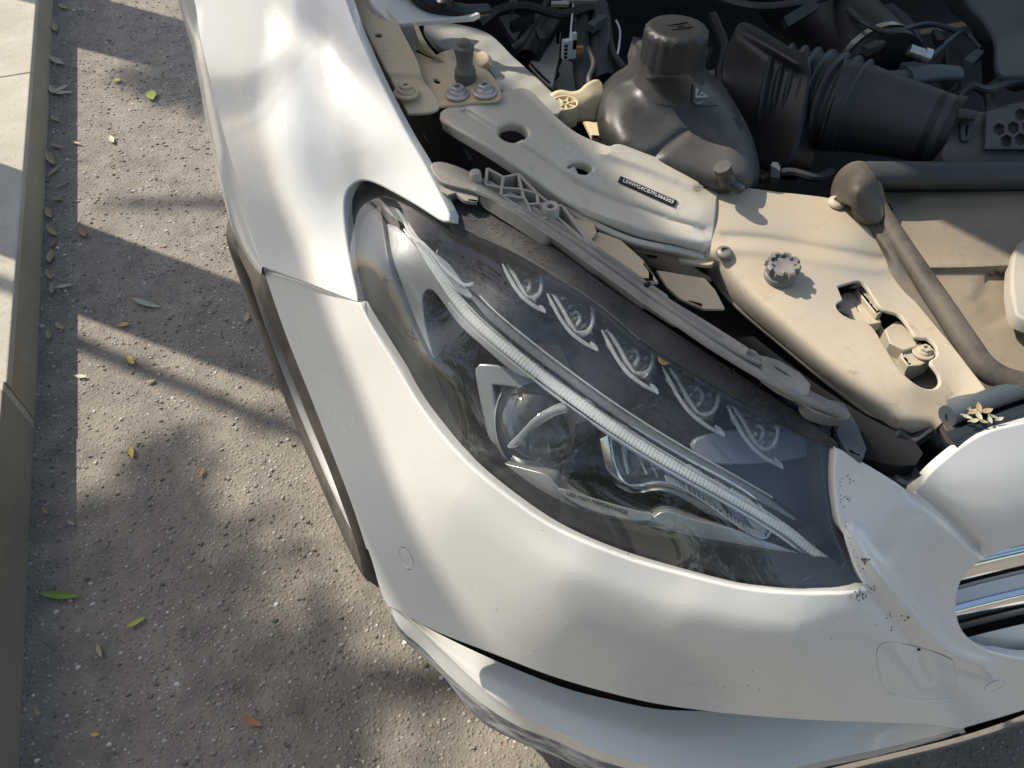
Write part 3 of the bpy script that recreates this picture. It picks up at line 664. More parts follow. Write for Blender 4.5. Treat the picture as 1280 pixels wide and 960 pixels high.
# housing bowl behind everything
mb = MB(); cen = np.array([[760., 520.]])
def bowl(p):
    q = spl(LENS, 20, True); dd = dist_poly(p, q); return zl(p)-.012-.075*(1-np.exp(-dd/45.))
mb.relief(LENS, bowl, step=10, ring=.001, depth=.02); head = part(mb, 'headlight', 'bezelblack', angle=60)
tag(head, 'clear headlight with ribbed light guide and scratched dusty lens')
def hp(mb, name, mat, **kw): return mb.build(name, M[mat] if isinstance(mat, str) else mat, head, **kw)
mb = MB(); mb.relief(LENS, zl, step=7, ring=.001, depth=.006); hp(mb, 'lens', 'lens', angle=60)
CLEAR = [(478, 284), (487, 335), (503, 378), (525, 428), (541, 462), (556, 500), (579, 545), (614, 578), (661, 615), (707, 640), (754, 656), (801, 665), (864, 678), (920, 686), (1000, 696), (1040, 700), (1050, 712), (1050, 712), (1056, 700), (1040, 660), (1033, 620), (1028, 575), (1024, 552), (1024, 552), (1000, 539), (940, 505), (870, 464), (800, 420), (750, 378), (700, 345), (645, 312), (600, 290), (560, 286), (530, 272), (500, 258), (474, 252), (474, 252)]
mb = MB(); mb.relief(LENS, In(.010), [CLEAR], step=7, ring=.001, depth=.03); hp(mb, 'outer_bezel', 'bezel', angle=60)
# dusty top flange
FL = [(566, 280), (568, 258), (577, 247), (600, 252), (640, 273), (700, 315), (760, 360), (820, 400), (880, 440), (940, 480), (1000, 520), (1043, 552), (1043, 560), (1000, 541), (940, 508), (870, 467), (800, 423), (750, 380), (700, 347), (645, 314), (600, 292)]
mb = MB(); mb.relief(FL, off(zl, .0015), step=6, ring=.0012, depth=.012); hp(mb, 'lens_top_flange', 'flange', angle=50)
mb = MB(); mb.tube(PA(np.c_[spl([(580, 286), (645, 316), (700, 349), (750, 382), (800, 425)], 10), zl(spl([(580, 286), (645, 316), (700, 349), (750, 382), (800, 425)], 10))+.0008]), .0010, 6); hp(mb, 'lens_edge_bead', 'guide2')
# grey leaf shaped panel with the dark pocket
LEAF = [(477, 284), (484, 331), (501, 376), (523, 426), (540, 460), (556, 499), (556, 499), (545, 462), (533, 420), (528, 388), (527, 372), (533, 361), (542, 362), (553, 375), (575, 405), (600, 428), (640, 462), (660, 472), (660, 472), (672, 470), (640, 435), (600, 400), (560, 360), (530, 322), (508, 295), (492, 283)]
mb = MB(); mb.relief(LEAF, In(.016), step=6, ring=.0012, depth=.03); hp(mb, 'grey_bezel_panel', 'greytrim', angle=50)
TRIM = [(556, 500), (579, 545), (614, 577), (661, 614), (707, 639), (754, 655), (801, 664), (864, 677), (920, 685), (1002, 694), (1002, 694), (960, 679), (920, 664), (864, 650), (837, 641), (826, 642), (814, 650), (800, 652), (773, 647), (735, 636), (707, 621), (695, 608), (682, 595), (655, 587), (623, 577), (592, 550), (570, 518)]
mb = MB(); mb.relief(TRIM, In(.022), step=5, ring=.0012, depth=.02); hp(mb, 'lower_trim_band', 'silver', angle=50)
mb = MB(); L = spl([(527, 370), (528, 388), (533, 420), (545, 462), (560, 512), (579, 545), (614, 578), (661, 615), (707, 640), (754, 656), (801, 665), (864, 678), (920, 686), (1003, 695)], 8); mb.tube(PA(np.c_[L, zl(L)-.0195]), .0010, 6); hp(mb, 'trim_edge', 'chrome')
LET = [(697, 611), (735, 622), (773, 634), (818, 643), (812, 650), (800, 652), (773, 647), (735, 636), (706, 621)]
mb = MB(); mb.relief([(698, 612), (735, 623), (773, 634), (815, 646), (800, 651), (773, 647), (735, 636), (707, 621)], In(.0195), step=4, ring=.0006, depth=.003); hp(mb, 'lettered_plate', 'silver', angle=50)
def textmesh(name, s_, p0, p1, hpx, zfun, mat, parent):
    cu = D.curves.new(name, 'FONT'); cu.body = s_; cu.size = 1; cu.resolution_u = 2; cu.align_x = 'LEFT'
    o = D.objects.new('tmp_text', cu); COL.objects.link(o); bpy.context.view_layer.update()
    me = D.meshes.new_from_object(o.evaluated_get(bpy.context.evaluated_depsgraph_get())); D.objects.remove(o)
    v = np.array([tuple(x.co) for x in me.vertices]); w_ = v[:, 0].max(); F = [list(p.vertices) for p in me.polygons]
    p0, p1 = np.array(p0, float), np.array(p1, float); e = p1-p0; n_ = np.array([e[1], -e[0]])/np.linalg.norm(e)
    q = p0+np.outer(v[:, 0]/w_, e)+np.outer(v[:, 1]*hpx/.7, n_); X = PA(np.c_[q, zfun(q)]); D.meshes.remove(me)
    # small relief: lift a second copy so that the letters have thickness
    lo = X-np.array([0, 0, .0004]); k = len(X); F2 = F+[[i+k for i in f[::-1]] for f in F]
    return meshobj(name, np.vstack([X, lo]), F2, mat, parent, False)
textmesh('lettering', 'LED HIGH PERFORMANCE', (708, 618.5), (783, 643), 5.2, In(.0188), M['bezel'], head)
# light guide
GC = [(505, 277), (523, 303), (545, 337), (570, 372), (600, 405), (650, 447), (700, 485), (750, 521), (800, 554), (850, 584), (900, 612), (945, 638), (985, 664), (1015, 688), (1043, 708)]
L = spl(GC, 1.2); zg = zl(L)-.017; X = PA(np.c_[L, zg]); n_ = len(X)
wid = np.interp(np.arange(n_)/n_, [0, .05, .2, .6, .85, 1], [.002, .0040, .0062, .0065, .0058, .0046]); rib = 1-.075*((np.arange(n_)//2) % 2)
mb = MB(); mb.tube(X, wid*rib, 10, sx=1., sy=.45); hp(mb, 'light_guide', 'guide', angle=25)
mb = MB(); mb.tube(X[::10]-np.array([0, 0, .009]), wid[::10]*.9, 8, sx=1., sy=.3); hp(mb, 'guide_reflector', 'silver', angle=40)
nrm2 = np.gradient(L, axis=0); nrm2 = np.stack([nrm2[:, 1], -nrm2[:, 0]], 1); nrm2 /= np.linalg.norm(nrm2, axis=1)[:, None]
L2 = L[95:-60:8]+nrm2[95:-60:8]*17; X2 = PA(np.c_[L2, zl(L2)-.014])
mb = MB(); mb.tube(X2, np.interp(np.linspace(0, 1, len(X2)), [0, .1, .9, 1], [.001, .0048, .0048, .0015]), 8, sx=1., sy=.45); hp(mb, 'clear_light_bar', 'guide2', angle=40)
for dd, rr in ((10.5, .0011), (24.5, .0010)):
    L3 = L[110:-90:9]+nrm2[110:-90:9]*dd; mb = MB(); mb.tube(PA(np.c_[L3, zl(L3)-.012]), rr, 6); hp(mb, 'light_bar_edge', 'crystal' if dd > 20 else 'bezelblack')
L3 = L[95:-45:9]-nrm2[95:-45:9]*11; mb = MB(); mb.tube(PA(np.c_[L3, zl(L3)-.016]), .0010, 6); hp(mb, 'guide_lower_edge', 'crystal')
# crystal wedge at the outer tip
mb = MB(); mb.relief([(472, 250), (498, 262), (515, 285), (530, 310), (545, 330), (560, 352), (575, 365), (590, 372), (575, 350), (560, 330), (545, 318), (525, 300), (505, 280), (488, 268)], In(.012), step=5, ring=.001, depth=.006); hp(mb, 'outer_prism', 'crystal', angle=40)
L3 = spl([(496, 262), (506, 277), (512, 293), (530, 305), (545, 322), (560, 340), (580, 356), (592, 354)], 6); mb = MB(); mb.tube(PA(np.c_[L3, zl(L3)-.009]), .0016, 6); hp(mb, 'prism_edge', 'crystal')
# upper reflector tray (dark glossy tray under the upper lamps, pale sheet at the inner end imitates reflected sky)
TR = [(545, 318), (590, 298), (645, 322), (700, 355), (750, 390), (800, 432), (870, 475), (940, 515), (1000, 545), (1022, 560), (1026, 600), (1000, 640), (960, 615), (900, 580), (840, 548), (760, 495), (680, 437), (610, 380)]
mb = MB(); mb.relief(TR, In(.040), step=9, ring=.001, depth=.02); hp(mb, 'upper_reflector_tray', 'bezelblack', angle=50)
mb = MB(); mb.relief([(868, 556), (885, 546), (920, 540), (980, 541), (1022, 548), (1034, 556), (1010, 568), (960, 576), (910, 579), (882, 574)], In(.034), step=5, ring=.002, depth=.01); hp(mb, 'sky_reflection_panel', 'skyreflect', angle=50)
M['facet'] = clear('faceted_crystal', .10, (.85, .9, .9), False, 1.9, .03)
# J shaped crystal lamps
J = dict(A=[(0, 0), (9, 18), (20, 38), (34, 57), (52, 72), (77, 87)], A2=[(77, 87), (74, 82), (66, 74)], B=[(9, 2), (22, 22), (33, 42), (44, 58)], U=[(44, 58), (56, 60), (66, 52), (70, 36), (67, 16)], U3=[(44, 50), (50, 38), (46, 28), (40, 30)])
for (x0, y0, s_) in ((628, 330, .70), (684, 367, .82), (752, 412, .92), (828, 458, 1.0), (909, 507, .90)):
    mb = MB()
    for k_, pl in J.items():
        q = np.array(pl, float)*s_+[x0, y0]; q = spl(q, 4); dz = {'A': .018, 'A2': .018, 'B': .022, 'C': .026, 'U': .020, 'U2': .025, 'U3': .028}[k_]
        mb.tube(PA(np.c_[q, zl(q)-dz]), np.interp(np.linspace(0, 1, len(q)), [0, .15, .85, 1], [.0008, .0018, .0018, .0010]), 6, sx=1.0, sy=1.3)
    hp(mb, 'lamp_crystal', 'crystal', angle=40)
    mb = MB(); q = (np.array([(4, 2), (24, 34), (40, 58), (56, 66), (68, 54), (72, 34), (66, 14), (40, 4), (18, 0)])*s_+[x0, y0]); mb.relief([tuple(a) for a in q], In(.030), step=5, ring=.001, depth=.006, feats=[lambda p: .0035*np.sin(p[:, 0]*.9)*np.sin(p[:, 1]*.6+p[:, 0]*.3)]); hp(mb, 'lamp_facet', 'facet', smooth=False, angle=None)
# projector module
def seg(mb, pts, dz, r, sx=1., sy=1.): q = spl(pts, 5); return mb.tube(PA(np.c_[q, zl(q)-dz]), r, 8, sx=sx, sy=sy)
mb = MB(); mb.relief([(596, 462), (604, 457), (640, 463), (690, 482), (728, 497), (722, 502), (680, 490), (640, 481), (615, 479), (614, 486), (618, 520), (623, 548), (627, 556), (614, 549), (606, 520), (600, 490)], In(.030), step=4, ring=.002, depth=.03); hp(mb, 'projector_frame', 'silver', angle=40)
mb = MB(); mb.relief([(616, 481), (660, 487), (722, 503), (740, 520), (735, 545), (700, 572), (650, 572), (624, 552)], In(.062), step=6, depth=.0); hp(mb, 'projector_recess', 'bezelblack')
pc = P(684, 528, float(zl(np.array([[684., 528.]]))[0])-.062); axv = np.array([.18, -.62, .77]); axv /= np.linalg.norm(axv)
R0 = .056; mb = MB(); mb.lathe([(R0*cos(a), R0*.85*sin(a)) for a in np.linspace(0, pi/2, 12)], pc, axv, 40); hp(mb, 'projector_lens', 'ball', angle=60)
mb = MB(); mb.lathe([(R0*.98, -.012), (R0*1.02, -.002), (R0*1.05, .003), (R0*1.02, .006), (R0*.985, .002)], pc, axv, 40); hp(mb, 'projector_ring', 'silver', angle=60)
mb = MB(); mb.lathe([(R0*.9*cos(a), -.035*sin(a)) for a in np.linspace(0, pi/2, 8)][::-1], pc, axv, 30); hp(mb, 'projector_bowl', 'bezel', angle=60)
mb = MB(); mb.relief([(634, 558), (650, 541), (668, 522), (690, 508), (715, 500), (738, 499), (743, 509), (725, 513), (700, 517), (680, 527), (662, 543), (646, 558)], In(.022), step=4, ring=.0006, depth=.002, feats=[ridge([(640, 556), (668, 526), (700, 511), (740, 503)], .003, 6)]); hp(mb, 'projector_reflection_streak', 'crystal', angle=60)  # bright streak modelled in place of a reflection on the projector lens
# turn signal chamber
CH = [(763, 538), (764, 560), (771, 588), (784, 605), (800, 606), (822, 602), (850, 609), (880, 627), (915, 652), (940, 669), (956, 673), (963, 664), (957, 646), (942, 622), (905, 598), (860, 574), (815, 548), (785, 532)]
def chb(p): dd = dist_poly(p, spl(CH, 8, True)); return zl(p)-.026-.012*np.sin(np.clip(dd/26.,0,1)*1.57)
mb = MB(); mb.relief(CH, chb, step=5, ring=.001, depth=.01); hp(mb, 'signal_reflector', dusty('signal_chrome', (.30, .32, .32), .14, 1., .05, (.3, .3, .3), 30, .03), angle=60)
mb = MB(); seg(mb, CH+CH[:1], .022, .0012); hp(mb, 'signal_rim', 'chrome')
mb = MB()
for a, b in (((776, 540), (785, 592)), ((790, 545), (808, 592)), ((803, 551), (822, 596)), ((826, 568), (838, 600)), ((838, 574), (850, 604))): seg(mb, [a, ((a[0]+b[0])/2-1.5, (a[1]+b[1])/2), b], .030, .0011)
hp(mb, 'signal_fins', 'crystal')
mb = MB()
for t in np.linspace(0, 1, 34):
    q = catmull([(835, 603), (850, 609), (880, 627), (915, 652), (940, 669), (956, 672)], 60)[int(t*59)]; d_ = np.array([-.35, -.93])
    seg(mb, [tuple(q), tuple(q+d_*5), tuple(q+d_*10)], .021, .0010)
hp(mb, 'signal_teeth', 'silver')
for poly, m_ in (([(858, 582), (877, 590), (905, 640), (898, 638), (880, 622), (866, 612)], 'guide'), ([(882, 594), (905, 603), (925, 640), (940, 664), (925, 655), (905, 630)], 'guide2'), ([(915, 610), (936, 622), (952, 645), (957, 664), (945, 662), (930, 640)], 'guide')):
    mb = MB(); mb.relief(poly, In(.0225), step=4, ring=.0006, depth=.003); hp(mb, 'signal_window', m_, angle=40)
mb = MB(); seg(mb, [(895, 598), (912, 620), (922, 640)], .024, .0018); hp(mb, 'signal_bright_fin', 'crystal')
mb = MB(); mb.relief([(853, 506), (856, 511), (850, 519), (842, 516), (838, 509), (845, 505)], off(zl, .001), step=3, ring=.0006, depth=.002) if False else mb.relief([(826, 440), (838, 442), (840, 451), (832, 455), (825, 451)], In(.004), step=3, ring=.0006, depth=.002); hp(mb, 'amber_reflector_tag', 'orange')

# ------------------------------------------------------------------ rail above the headlight
zr = tps([(545, 215, .825), (600, 225, .815), (660, 258, .805), (720, 298, .793), (780, 340, .780), (840, 383, .768), (900, 422, .755), (960, 458, .742), (1010, 488, .73), (1055, 512, .72), (600, 250, .812), (700, 315, .793), (820, 400, .768), (940, 478, .743), (640, 225, .81)])
mb = MB(); mb.relief([(540, 207), (552, 203), (575, 210), (600, 222), (640, 243), (680, 268), (720, 295), (780, 335), (840, 378), (900, 418), (945, 443), (958, 447), (990, 462), (1008, 478), (1012, 488), (1035, 500), (1057, 512), (1060, 522), (1030, 518), (1000, 502), (940, 467), (880, 430), (820, 388), (760, 345), (700, 302), (640, 262), (600, 240), (570, 232), (552, 225)], zr, [ell(976, 466, 15, 3, 32), ell(610, 232, 5, 2.5, 30, 10), ell(660, 262, 5, 2.5, 33, 10)], step=5, grid=3, ring=.0015, depth=.014, feats=[ridge([(600, 236), (700, 299), (820, 384), (940, 462), (1010, 500)], .003, 5), ridge([(600, 226), (720, 300), (840, 383), (940, 446)], -.003, 5)])
rail = part(mb, 'headlight_rail', 'rail', angle=45)
mb = MB(); q = spl([(596, 238), (640, 259), (700, 298), (760, 340), (820, 383), (880, 424), (940, 462), (1000, 497), (1050, 518)], 10); mb.tube(PA(np.c_[q, zr(q)+.002]), .004, 8, sx=1., sy=.7); part(mb, 'rail_bead', 'rail', rail)
mb = MB(); q = spl([(655, 262), (720, 303), (790, 352), (860, 402), (920, 440), (950, 455)], 10); mb.tube(PA(np.c_[q, zr(q)+.0035]), .0022, 6); part(mb, 'rail_rib', 'rail', rail)
mb = MB(); mb.relief([(957, 446), (975, 452), (1000, 467), (1012, 480), (1010, 492), (1000, 494), (980, 484), (960, 470), (952, 456)], off(zr, .003), [ell(978, 464, 16, 2.6, 32, 12)], step=4, ring=.0015, depth=.010, sharp=True); part(mb, 'rail_clip', 'rail', rail, angle=45)
mb = MB(); mb.relief([(1040, 500), (1055, 505), (1070, 530), (1082, 560), (1078, 572), (1062, 565), (1048, 545)], flat(.69), step=5, ring=.001, depth=.012, sharp=True); part(mb, 'rail_end_bracket', 'bluegrey', rail, angle=45)
# pale mounting tab at the fender end
zt = flat(.822)
mb = MB(); mb.relief([(536, 208), (548, 203), (562, 208), (580, 216), (592, 228), (600, 240), (596, 252), (582, 250), (570, 240), (560, 243), (552, 238), (545, 228)], off(zr, -.004), [ell(545, 219, 4, 8, 20, 12)], step=4, ring=.0008, depth=.004, sharp=True); part(mb, 'mounting_tab', 'rail', rail, angle=45)
mb = MB(); mb.relief([(553, 232), (560, 226), (568, 230), (568, 240), (562, 248), (556, 246)], off(zr, -.012), step=3, ring=.001, depth=.006); part(mb, 'clip', 'lattice', rail, angle=45)
mb = MB(); mb.lathe([(.006, -.02), (.006, .0), (.005, .003), (0, .004)], P(594, 218, .82), (0, 0, 1), 14); part(mb, 'rubber_bump', 'lattice', rail)
# lattice bracket
NN = {k: np.array(v, float) for k, v in dict(a=(609, 210), b=(629, 221), c=(627, 234), d=(607, 230), e=(648, 217), f=(652, 236), g=(655, 247), h=(626, 243), i=(671, 241), j=(673, 254), k=(660, 255), l=(689, 255), m=(703, 257), n=(676, 275), o=(747, 311), p=(691, 266), q=(740, 309), r=(710, 294), s=(664, 268)).items()}
zq = tps([(609, 210, .815), (703, 257, .80), (747, 311, .782), (626, 243, .812), (700, 300, .79)])
lat = MB()
for ab in ('ab', 'bc', 'cd', 'da', 'cf', 'ef', 'fg', 'be', 'hg', 'ch', 'fi', 'ei', 'ij', 'gk', 'kj', 'jl', 'il', 'lm', 'ks', 'hs', 'sn', 'mo', 'pq', 'jp', 'np', 'nr', 'rq', 'lp', 'mq'):
    a, b = NN[ab[0]], NN[ab[1]]; A_ = P(*a, zq(a[None])[0]); B2 = P(*b, zq(b[None])[0]); lat.wall(A_, B2, .0028, .022)
lattice = lat.build('lattice_bracket', M['lattice'], car, False, None)
mb = MB(); mb.lathe([(.0035, -.004), (.0035, .003), (.0075, .004), (.0085, .002), (.0085, -.02)], P(688, 261, .803), (0, 0, 1), 16); part(mb, 'screw_boss', 'lattice', lattice)
# dusty sheets under the bar
for pl, z_, m_ in (([(700, 235), (735, 262), (745, 290), (735, 300), (715, 275), (702, 255)], .775, 'beige'), ([(735, 308), (748, 290), (775, 300), (803, 325), (822, 352), (800, 350), (770, 335)], .77, 'beige'), ([(822, 338), (850, 343), (880, 348), (893, 362), (905, 385), (880, 385), (850, 372), (835, 358)], .735, 'beige'), ([(790, 345), (830, 370), (880, 400), (935, 435), (930, 445), (880, 420), (830, 390), (795, 365)], .752, 'rail')):
    mb = MB(); mb.relief(pl, flat(z_), step=6, ring=.0008, depth=.003, sharp=True); part(mb, 'dusty_bracket_sheet', m_, rail, angle=45)
for x, y in ((777, 337), (809, 356)):
    mb = MB(); mb.lathe([(.0035, 0), (.0035, .002), (0, .0025)], P(x, y, .772), (0, 0, 1), 10); part(mb, 'small_screw', 'void', rail)

# ------------------------------------------------------------------ crossbar with the number label
zc = tps([(555, 140, .835), (600, 122, .842), (655, 112, .842), (700, 160, .823), (760, 190, .805), (830, 208, .785), (890, 234, .765), (600, 175, .826), (660, 215, .806), (720, 252, .786), (800, 285, .765), (885, 312, .742), (642, 160, .829), (725, 208, .806), (810, 240, .783), (880, 265, .764)])
BAR = [(552, 141), (563, 134), (600, 123), (640, 114), (660, 113), (690, 143), (722, 168), (760, 183), (775, 181), (800, 190), (840, 205), (866, 218), (876, 233), (884, 236), (892, 232), (896, 236), (896, 236), (892, 275), (887, 316), (887, 316), (850, 306), (790, 292), (735, 268), (700, 244), (660, 214), (610, 180), (570, 158), (555, 150)]
mb = MB(); mb.relief(BAR, zc, [ell(642, 165, 22, 14.5, 8), ell(725, 210, 20, 11.5, 6)], step=6, grid=3.2, ring=.003, depth=.012, feats=[ridge([(580, 140), (660, 190), (740, 240), (880, 290)], -.003, 5), ridge([(560, 150), (640, 200), (720, 255), (800, 284), (880, 304)], .005, 9), ridge([(760, 190), (830, 215), (870, 232)], .004, 8)])
bar = part(mb, 'crossbar', 'bar', angle=45)
mb = MB(); r1 = [(556, 150, .832), (570, 160, .829), (610, 183, .820), (660, 217, .804), (700, 247, .790), (735, 271, .777), (790, 296, .762), (850, 309, .748), (887, 319, .738)]
mb.loft([r1, [(x-3, y+7, z-.004) for x, y, z in r1], [(x-3, y+12, z-.014) for x, y, z in r1], [(x, y+14, z-.035) for x, y, z in r1]], 50, 14); part(mb, 'crossbar_front_lip', 'bar', bar, angle=60)
mb = MB(); mb.relief([(719, 262), (740, 276), (790, 298), (850, 312), (886, 320), (888, 330), (850, 324), (846, 318), (800, 311), (760, 297), (735, 285), (722, 275)], flat(.735), step=5, ring=.0015, depth=.004); part(mb, 'crossbar_flange', 'beige', bar, angle=45)
VL = [(776, 220), (847, 251), (843, 258), (773, 227)]
vl = [c for p_ in VL for c in (p_, p_)]
mb = MB(); mb.relief(vl, off(zc, .0012), step=6, ring=.0003, depth=.001); part(mb, 'number_label', dusty('black_label', (.012, .013, .014), .4, 0, .05), bar, angle=30)
textmesh('number_lettering', 'LE4WG4CB7FL066203', (778, 226.5), (841, 254.2), 4.3, off(zc, .0019), dusty('label_print', (.65, .65, .62), .5, 0, .05), bar)

# ------------------------------------------------------------------ fender mounting plates and inner wing
zp = tps([(432, -20, .89), (470, 0, .888), (505, 141, .838), (546, 130, .840), (500, 40, .872), (460, 55, .868), (528, 100, .85)])
mb = MB(); mb.relief([(420, -60), (440, 0), (462, 45), (488, 95), (511, 141), (511, 141), (530, 140), (544, 137), (548, 130), (540, 115), (528, 100), (520, 75), (506, 48), (492, 22), (478, 6), (462, -30), (450, -60), (450, -60), (420, -60)], zp, [ell(473, 44, 6.5, 3.6, 5, 14), ell(485, 64, 2, 1.5, 0, 8)], step=5, ring=.0012, depth=.003, feats=[ridge([(478, 90), (530, 92)], .002, 5)])
plA = part(mb, 'fender_mount_plate', 'beige', angle=45)
zpb = tps([(505, 66, .845), (545, 100, .842), (620, 118, .846), (590, 126, .843), (548, 131, .8395), (600, 95, .848), (560, 75, .845)])
mb = MB(); mb.relief([(508, 62), (522, 66), (535, 72), (550, 76), (580, 80), (605, 86), (618, 100), (625, 116), (624, 121), (617, 124), (590, 126), (550, 131), (546, 129), (536, 113), (524, 90), (512, 72)], zpb, [ell(546, 101, 6.5, 3.8, 20, 14)], step=5, ring=.0014, depth=.003)
plB = part(mb, 'hood_stop_plate', 'beige', angle=45)
def bolt(c, s_=1., m_='bolt', parent=plB, torx=True, name='bolt'):
    mb = MB(); mb.lathe([(.0125*s_, 0), (.0125*s_, .0015), (.0115*s_, .0025), (.0088*s_, .0026), (.0086*s_, .0040*s_), (.0075*s_, .0055*s_), (.0055*s_, .006*s_)], c, (0, 0, 1), 26)
    mb.lathe([(.0062*s_, .004*s_), (.0062*s_, .0085*s_), (.0055*s_, .0092*s_), (.003*s_, .0092*s_), (.003*s_, .0065*s_), (0, .0065*s_)], c, (0, 0, 1), 6 if not torx else 24, (lambda i, a: 1+.10*cos(6*a)) if torx else None)
    return part(mb, name, m_, parent, angle=30)
bolt(P(508, 117, zp(np.array([[508., 117.]]))[0]+.001), 1.05, 'beige', plA, False); bolt(P(572, 118, zpb(np.array([[572., 118.]]))[0]+.001)); bolt(P(606, 115.5, zpb(np.array([[606., 115.5]]))[0]+.001))
mb = MB(); mb.lathe([(.0105, 0), (.0115, .004), (.0105, .009), (.0112, .011), (.0100, .014), (.0082, .017), (.0088, .026), (.0102, .033), (.0102, .036), (.007, .038), (.0065, .0415), (.004, .043), (0, .043)], P(582, 101, .845), (0, 0, 1), 28); part(mb, 'rubber_hood_stop', dusty('stop_rubber', (.085, .08, .072), .6, 0, .5, (.25, .215, .165), 40, .2), plB, angle=40)
mb = MB(); mb.loft([[(516, 28, .872), (522, 45, .868), (530, 60, .858), (545, 73, .848)], [(522, 30, .87), (532, 52, .864), (545, 68, .852), (556, 77, .846)], [(520, 60, .846), (528, 66, .845), (540, 72, .845), (552, 78, .844)]], 16, 8); part(mb, 'gusset', 'beige', plB, angle=60)
mb = MB(); mb.relief([(492, 25), (512, 30), (522, 36), (521, 58), (508, 62), (500, 50)], flat(.835), step=5, ring=.001, depth=.004, sharp=True); part(mb, 'gusset_back', 'greypanel', plB)
mb = MB(); mb.relief([(545, 70), (565, 62), (590, 60), (605, 66), (606, 78), (590, 82), (565, 80)], flat(.838), step=5, ring=.003, depth=.008, feats=[lambda p: .003*np.sin(p[:, 0]*.25)]); part(mb, 'spot_welded_pad', 'beige', plB)
# pale sloping inner wing panel
mb = MB(); mb.relief([(532, 28), (570, 30), (610, 42), (640, 70), (668, 95), (692, 118), (705, 132), (690, 142), (662, 116), (628, 112), (620, 96), (604, 78), (580, 62), (550, 58)], tps([(532, 28, .81), (610, 45, .80), (705, 135, .80), (620, 100, .825), (550, 60, .825)]), step=7, ring=.002, depth=.006, feats=[lambda p: .0015*np.sin(p[:, 0]*.12+p[:, 1]*.2)]); part(mb, 'inner_wing_panel', 'greypanel', angle=50)
mb = MB(); mb.relief([(452, -60), (466, 0), (485, 22), (498, 27), (530, 24), (565, 21), (600, 17), (560, 8), (530, -8), (515, -60)], tps([(460, -20, .90), (498, 27, .875), (600, 17, .865), (540, 0, .87)]), step=6, ring=.002, depth=.006); part(mb, 'inner_fender_panel', 'paint', angle=50)
mb = MB(); q = [(510, -30, .90), (525, -5, .882), (548, 8, .872), (580, 14, .866), (610, 12, .86)]; mb.tube(catmull(PA(q), 24), np.linspace(.012, .006, 24), 10); part(mb, 'wing_seal', 'black')
mb = MB(); mb.lathe([(.010, 0), (.010, .006), (.006, .009), (0, .009)], P(556, 6, .875), (0, 0, 1), 16); part(mb, 'rubber_plug', 'black')
# clutter beside the tank
mb = MB(); mb.relief([(662, 80), (690, 32), (700, 40), (698, 70), (690, 108), (676, 96)], flat(.74), step=6, ring=.001, depth=.004, sharp=True); part(mb, 'side_member', 'greypanel')
mb = MB(); mb.relief([(690, 108), (704, 74), (722, 80), (735, 112), (715, 118)], flat(.70), step=6, ring=.001, depth=.004, sharp=True); part(mb, 'lower_brace', 'greypanel')
mb = MB(); mb.relief([(624, 20), (645, 17), (656, 25), (644, 52), (636, 40)], flat(.74), step=5, ring=.001, depth=.01, sharp=True); part(mb, 'dark_bracket', 'duct')
mb = MB(); mb.tube(PA([(660, 75, .74), (668, 58, .745), (680, 40, .75), (690, 22, .75)]), .016, 12); part(mb, 'coolant_hose', 'black')
for q, r in (([(725, 12, .78), (727, 45, .765), (728, 80, .75), (732, 115, .73)], .013), ([(748, 10, .78), (752, 40, .77), (750, 70, .755), (756, 100, .74)], .014)):
    mb = MB(); mb.tube(catmull(PA(q), 16), r, 12); part(mb, 'dark_hose', 'duct')
mb = MB(); c = P(711, 61, .775); mb.box(c, (.0085, 0, 0), (0, .004, .0), (0, 0, .012)); mb.box(c+[.006, -.001, .010], (.0025, 0, 0), (0, .003, 0), (0, 0, .010)); plug = part(mb, 'white_connector', 'whiteplug', smooth=False, angle=None)
mb = MB()
for i in range(4): mb.box(c+[-.006, -.0045, -.008+.005*i], (.002, 0, 0), (0, .0012, 0), (0, 0, .0014))
mb.build('connector_slots', M['void'], plug, False, None)
mb = MB(); mb.box(P(723, 62, .772), (.006, 0, 0), (0, .003, 0), (0, 0, .004)); part(mb, 'amber_plug', 'orange', plug, smooth=False, angle=None)
mb = MB(); mb.tube(catmull(PA([(713, 48, .785), (714, 32, .79), (716, 12, .79), (718, -12, .79)]), 10), .0012, 6); part(mb, 'thin_wire', 'whiteplug')
mb = MB(); mb.tube(catmull(PA([(770, 25, .80), (775, 38, .79), (774, 56, .775), (772, 68, .77)]), 10), .0014, 6); part(mb, 'thin_wire', 'whiteplug')
mb = MB(); mb.box(P(700, 5, .82), RT*.011, UP*.002, FW*.004); mb.box(P(725, 0, .82), RT*.022, UP*.003+FW*.001, FW*.004); part(mb, 'grey_bracket_tabs', 'greypanel', smooth=False, angle=None)
# cream support arm with honeycomb boss
mb = MB(); mb.relief([(686, 132), (690, 122), (700, 116), (715, 118), (727, 114), (738, 105), (752, 104), (752, 145), (735, 148), (712, 149), (695, 146)], tps([(700, 128, .795), (740, 120, .80), (715, 148, .78), (752, 145, .778), (752, 104, .80)]), step=4, ring=.004, depth=.02); arm = part(mb, 'tank_support_arm', 'cream', angle=60)
cb = P(706, 131, .799); mb = MB(); mb.lathe([(.0150, -.014), (.0155, .001), (.0145, .003), (.0130, .003), (.0125, -.002)], cb, (0, 0, 1), 28); mb.lathe([(.0045, -.004), (.0045, .003), (.003, .003), (.003, -.002)], cb, (0, 0, 1), 12)
for i in range(7): a = 2*pi*i/7; u = np.array([cos(a), sin(a), 0]); mb.wall(cb+u*.0038+[0, 0, .002], cb+u*.013+[0, 0, .002], .0018, .005)
part(mb, 'honeycomb_boss', 'cream', arm, angle=40)
mb = MB(); mb.relief([(672, 136), (686, 139), (700, 150), (722, 150), (705, 154), (690, 150)], flat(.782), step=4, ring=.001, depth=.006); part(mb, 'support_bracket', 'cream', arm, angle=60)
